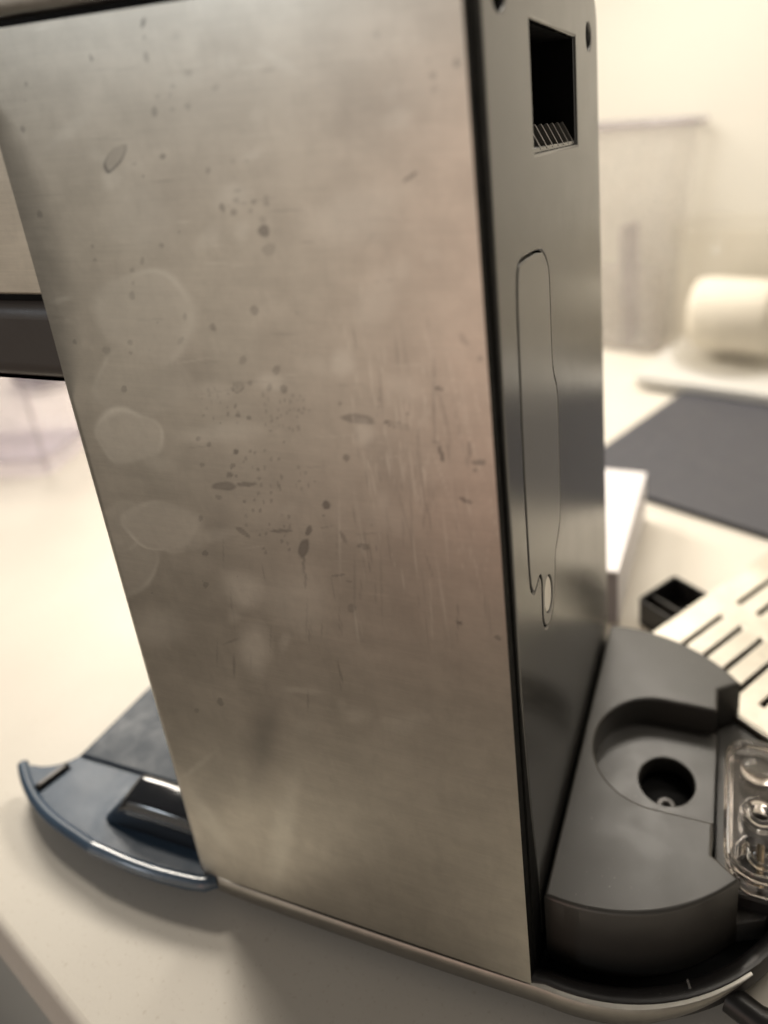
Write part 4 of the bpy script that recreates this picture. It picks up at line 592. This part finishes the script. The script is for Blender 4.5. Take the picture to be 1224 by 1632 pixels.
# water tank dock
R1 = .0547
a_f, a_b = math.degrees(math.acos((.0012 - C[0]) / R1)), 41.0
rec = arc(.0257, .0650, .0208, 90, 270, 32)
dock_o = arc(C[0], C[1], R1, -a_f, -a_b, 40) + [(.0452, .0330), (.0428, .0344), (.0428, .0442)] + rec[::-1] + [(.0428, .0858), (.0428, .0955)] + arc(C[0], C[1], R1, 40, a_f, 40)
dock = hang(plate('tank_dock', [dock_o], .0050, .0300, M_dock, None, .0010, res=4))
well_o = arc(.0257, .0650, .0212, 90, 270, 32) + [(.0432, .0438), (.0432, .0862)]
hang(plate('dock_recess', [well_o, circle(.0283, .0628, .0088, 32)], .0140, .0198, M_dock, None, .0004), dock)
hang(plate('inlet_seat', [circle(.0283, .0628, .0090, 32)], .0094, .0120, M_gap, None, .0003), dock)
hang(plate('inlet_valve', [circle(.0285, .0590, .0030, 20), circle(.0285, .0590, .0012, 14)], .0120, .0140, M_rib, None, .0006), dock)
hang(plate('notch_floor', [[(.0436, .0300), (.0480, .0290)] + arc(C[0], C[1], .0585, -34, 36, 20) + [(.0500, .1000), (.0436, .0950)]], .0050, .0125, M_dock, None, .0004), dock)
hang(box('rim_mark', (.0006, .0022, .0006), M_frost, None, .0001, 1, (.0384, .0113, .0126), .4))

# front base with the blue-grey drip tray seat
fb = [(-.0960, .0080), (-.0960, .0010), (-.0995, .0002), (-.1042, -.0030), (-.1252, -.0044), (-.1468, -.0032), (-.1680, .0003), (-.1800, .0040), (-.1900, .0085), (-.1970, .0125), (-.2012, .0155), (-.1960, .0166), (-.1905, .0172), (-.1850, .0200), (-.1815, .0245), (-.1802, .032)]
fb = fb + [(x, .130 - y) for x, y in fb[::-1]]
fbs = sm(fb, 1)
front = hang(plate('front_base', [fbs], .0058, .0112, M_blue, None, .0024, res=5))
hang(plate('tray_seat', [[(-.1795, .0235), (-.1250, .0235), (-.1250, .1065), (-.1795, .1065)]], .0105, .0124, simple('dark_blue_grey', (.022, .036, .055), .5, var=.15, spec=.3), None, .0006), front)
hang(tube('base_lip', [(x, y, .0106) for x, y in sm([(-.1000, .0006), (-.1018, -.0012), (-.1050, -.0021), (-.1250, -.0036), (-.1465, -.0024)], 2, False)], .0019, M_lip, None, n=14), front)
hang(tube('base_lip', [(x, y, .0105) for x, y in sm([(-.1465, -.0023), (-.1675, .0011), (-.1795, .0047), (-.1890, .0090), (-.1960, .0130), (-.1992, .0152)], 2, False)], .0018, M_blue, None, n=14), front)
bm = bmesh.new()
rv = [bm.verts.new(p) for p in ((-.1515, .0050, .0105), (-.1040, .0050, .0105), (-.1040, .0225, .0105), (-.1515, .0225, .0105),
                                (-.1390, .0062, .0228), (-.1040, .0062, .0228), (-.1040, .0155, .0250), (-.1390, .0155, .0250))]
for q in ((3, 2, 1, 0), (4, 5, 6, 7), (0, 1, 5, 4), (1, 2, 6, 5), (2, 3, 7, 6), (3, 0, 4, 7)): bm.faces.new([rv[k] for k in q])
bmesh.ops.bevel(bm, geom=bm.edges[:], offset=.0022, segments=6, affect='EDGES', profile=.5)
hang(from_bm(bm, simple('gloss_black', (.012, .014, .018), .13, coat=.6, rvar=.03), 'tray_rail', None, 40), front)
hang(box('latch_slot', (.0036, .0115, .0012), M_gap, None, .0003, 1, (-.1822, .0135, .0109), -.25), front)
hang(box('latch', (.0020, .0095, .0018), M_head, None, .0004, 2, (-.1822, .0135, .0111), -.25), front)
# power cord at the back
hang(tube('power_cord', [(.048, .016, .0050), (.056, .013, .0044), (.068, .012, .0040), (.085, .004, .0036), (.120, -.010, .0035), (.20, -.02, .0035)], .0034, M_black))

# ------------------------------------------------------------------ clear clip lying in the dock notch
clip = thing(empty('plastic_clip', (.0555, .058, .0126)), 'clear smoky plastic clip with hooks lying beside the round dock recess', 'clip')
def cl(o): o.parent = clip; o.matrix_parent_inverse = Matrix.Translation((-.0555, -.058, -.0126)); return o
cl(plate('clip_body', [rrect(.0462, .0330, .0660, .0800, .0080, 8), circle(.0560, .0545, .0042, 24), rrect(.0505, .0370, .0615, .0450, .003)], .0190, .0250, M_float, None, .0018, res=4))
cl(tube('clip_rim', [(x, y, .0252) for x, y in rrect(.0470, .0338, .0652, .0792, .0074, 8)], .0013, M_float, cyc=True))
cl(plate('clip_lens', [circle(.0560, .0690, .0058, 28, .0050)], .0235, .0282, M_hook, None, .0022, res=4))
for cy, a0, a1 in ((.0545, 150, 390), (.0415, 170, 370)):
    cl(tube('hook', [(x, y, .0255) for x, y in arc(.0560, cy, .0036, a0, a1, 18)], .0009, M_hook))
cl(tube('pin', [(.0556, .0388, .0200), (.0558, .0455, .0240)], .0010, M_pin))
cl(box('clip_bracket', (.0180, .0450, .0062), M_black, None, .0012, 2, (.0560, .0560, .0126)))

# ------------------------------------------------------------------ drip grid and its tray
u, v = Vector((.56, .8285, 0)), Vector((.8285, -.56, 0))
GM = Matrix(((v.x, u.x, 0, .0173), (v.y, u.y, 0, .1378), (0, 0, 1, 0), (0, 0, 0, 1)))
K = 1.075 / 1000
def grid_mesh():
    vb = [0.0]
    for i in range(9): vb += [(12 + i * 8.95) * K - .0011, (12 + i * 8.95) * K + .0011]
    vb.append(.096)
    ub = [-11.6 * K, -6.5 * K, -2.8 * K, 26.5 * K, 37 * K, 66 * K, 76 * K, 100 * K, .118]
    bm = bmesh.new(); P = {}
    def vt(i, j):
        if (i, j) not in P: P[i, j] = bm.verts.new((vb[i], ub[j], .0142))
        return P[i, j]
    for i in range(len(vb) - 1):
        for j in range(len(ub) - 1):
            slot = i % 2 == 1 and (j in (2, 4, 6) or (j == 1 and i < 8))
            if not slot: bm.faces.new((vt(i, j), vt(i + 1, j), vt(i + 1, j + 1), vt(i, j + 1)))
    ret = bmesh.ops.extrude_face_region(bm, geom=bm.faces[:])
    for e in ret['geom']:
        if isinstance(e, bmesh.types.BMVert): e.co.z = .0158
    bmesh.ops.recalc_face_normals(bm, faces=bm.faces)
    sharp = [e for e in bm.edges if len(e.link_faces) == 2 and e.calc_face_angle() > .5 and min(v.co.z for v in e.verts) > .0157]
    bmesh.ops.bevel(bm, geom=sharp, offset=.0004, segments=2, affect='EDGES', profile=.5)
    return bm
g = from_bm(grid_mesh(), M_grid, 'drip_grid', None, 40, flat=True)
plate('front_lip', [[(.0, -12.4 * K), (.096, -12.4 * K), (.096, -11.55 * K), (.0, -11.55 * K)]], .0128, .0155, M_grid, g, .0003)
g.matrix_world = GM
thing(g, 'loose steel drip grid with rows of long slots behind the dock', 'drip grid')
TL = GM @ Vector((-.0205, .0120, 0))
tr = thing(empty('black_tray', (TL.x, TL.y, 0), math.atan2(v.y, v.x)), 'small black divided tray half covered by the slotted steel grid', 'tray')
tr['label'] = 'small black divided tray half covered by the slotted steel grid'
tw, tl, th = .0243, .0262, .0138
plate('slot_shade_pan', [rrect(.0246, -.0090, .1140, .1035, .004)], .0003, .0125, M_gap, tr, .0006)  # black pan added under the grid to darken its slots like shade
bm = None
fr = plate('tray_wall', [rrect(0, 0, tw, tl, .002), rrect(.0011, .0011, tw - .0011, tl - .0011, .0014)], 0.0003, th, M_black, tr, .0003)
plate('tray_floor', [rrect(.0008, .0008, tw - .0008, tl - .0008, .0014)], .0003, .0016, M_black, tr, .0002)
box('divider', (tw - .002, .0012, .0105), simple('worn_black_edge', (.05, .047, .045), .35), tr, .0003, 1, (tw / 2, .0090, .0015))

# ------------------------------------------------------------------ things behind
ma, mb = Vector((.419, .908, 0)), Vector((.927, -.374, 0))
MM = Matrix(((mb.x, -mb.y, 0, -.0543), (mb.y, mb.x, 0, .2905), (0, 0, 1, 0), (0, 0, 0, 1)))
mt = empty('slate_mat'); mt.matrix_world = MM
thing(mt, 'flat dark slate grey board lying on the cream counter', 'board')
plate('mat_top', [rrect(0, 0, .30, .215, .004)], .0036, .0044, M_mat, mt, .0003)
plate('mat_body', [rrect(.0002, .0002, .2998, .2148, .004)], .0003, .0036, M_matedge, mt, .0006)
# white box beside the machine
wb = empty('white_box', (-.026, .2025, 0), -.015); thing(wb, 'small white cardboard box with grey end standing behind the machine', 'box')
box('lid_panel', (.052, .096, .0010), M_card, wb, .0003, 1, (0, 0, .0292))
box('box_body', (.0512, .094, .0285), M_card, wb, .0006, 2, (0, .0004, .0005))
box('end_panel', (.0508, .0006, .0278), M_cardside, wb, .0001, 1, (0, -.0470, .0008))
# pale board
bo = room(.0, .0); pb = plate('pale_board', [rrect(0, 0, .26, .120, .006)], 0, .0085, M_board, None, .0015)
pb.location = (-.0335, .4535, .0048); pb.rotation_euler = (0, 0, RZ)
thing(pb, 'pale grey board under the glass jar by the wall', 'board')

def frustum_shell(name, w0, d0, w1, d1, h, t, r, mat, parent, dx=0, z0=0, bottom=.003):
    bm = bmesh.new()
    def ring(wx, dy, z, ox, rr): return [bm.verts.new((ox + x, y, z)) for x, y in rrect(-wx / 2, -dy / 2, wx / 2, dy / 2, rr, 5)]
    o0, o1 = ring(w0, d0, z0, 0, r), ring(w1, d1, z0 + h, dx, r)
    i1, i0 = ring(w1 - 2 * t, d1 - 2 * t, z0 + h, dx, r - t * .5), ring(w0 - 2 * t, d0 - 2 * t, z0 + bottom, 0, r - t * .5)
    n = len(o0)
    for A, B in ((o0, o1), (o1, i1), (i1, i0)):
        for j in range(n): bm.faces.new((A[j], A[(j + 1) % n], B[(j + 1) % n], B[j]))
    bm.faces.new(o0); bm.faces.new(i0)
    return from_bm(bm, mat, name, parent, 40)
# water tank by the wall
tk = empty('water_tank', (-.064, .5785, 0), RZ); thing(tk, 'tall clear plastic water tank standing against the cream wall', 'water tank')
frustum_shell('tank_wall', .094, .048, .132, .058, .213, .0022, .012, M_clear, tk, .006, .0003)
tube('tank_rim', [(x + .006, y, .2140) for x, y in rrect(-.070, -.030, .070, .030, .012)], .0030, M_lavedge, tk, cyc=True)
box('tank_divider', (.0016, .040, .120), M_lavedge, tk, .0004, 1, (.012, 0, .0035))
frustum_shell('tank_foot', .088, .044, .088, .044, .075, .002, .010, M_clear, tk, 0, .0036)
# glass jar with cream candle
jr = empty('glass_jar', (.044, .507, .0134)); thing(jr, 'round clear glass jar on the pale board at the right', 'jar')
def lathe(name, prof, mat, parent, n=48, angle=40):
    bm = bmesh.new(); rings = []
    for rr, z in prof: rings.append([bm.verts.new((rr * math.cos(2 * math.pi * j / n), rr * math.sin(2 * math.pi * j / n), z)) for j in range(n)])
    for A, B in zip(rings, rings[1:]):
        for j in range(n): bm.faces.new((A[j], A[(j + 1) % n], B[(j + 1) % n], B[j]))
    bm.faces.new(rings[0]); bm.faces.new(rings[-1])
    return from_bm(bm, mat, name, parent, angle)
lathe('jar_glass', [(.046, .0), (.050, .002), (.0515, .006), (.0515, .118), (.0505, .1195), (.0490, .118), (.0485, .010), (.046, .0070)], M_glass, jr)
cn = lathe('cream_roll', [(.010, 0), (.024, .0005), (.0292, .003), (.0315, .008), (.0320, .016), (.0320, .062), (.030, .068), (.010, .070)], M_cream, None, angle=70)
cn.rotation_euler = (0, math.radians(90), RZ); cn.location = (.0125, .516, .0206 + .0325)
thing(cn, 'cream coloured roll lying inside the clear glass jar', 'roll')
# clear box far left
cb = empty('clear_box', (-.425, .215, 0), math.radians(18)); thing(cb, 'clear lavender tinted plastic box under the machine head at far left', 'box')
b_ = frustum_shell('box_wall', .128, .092, .136, .100, .135, .0028, .006, M_lav, cb, 0, .0003, .012); b_.location = (-.066, .048, 0)
for sx, sy in ((-.0015, .0015), (-.0015, .0945), (-.1305, .0015)):
    tube('corner_edge', [(sx, sy, .002), (sx + (.004 if sx > -.05 else -.004), sy + (-.004 if sy < .05 else .004), .134)], .0013, M_lavedge, cb)
tube('base_edge', [(-.1305, .0015, .013), (-.0015, .0015, .013), (-.0015, .0945, .013)], .0014, M_lavedge, cb)
kb = empty('black_gadget', (-.640, .398, 0), RZ); thing(kb, 'small black block on the counter behind the clear box', 'block')
box('gadget_body', (.052, .050, .060), M_black, kb, .004, 3, (0, 0, .0003))
box('gadget_base', (.055, .053, .006), M_head, kb, .0015, 2, (0, 0, .0002))
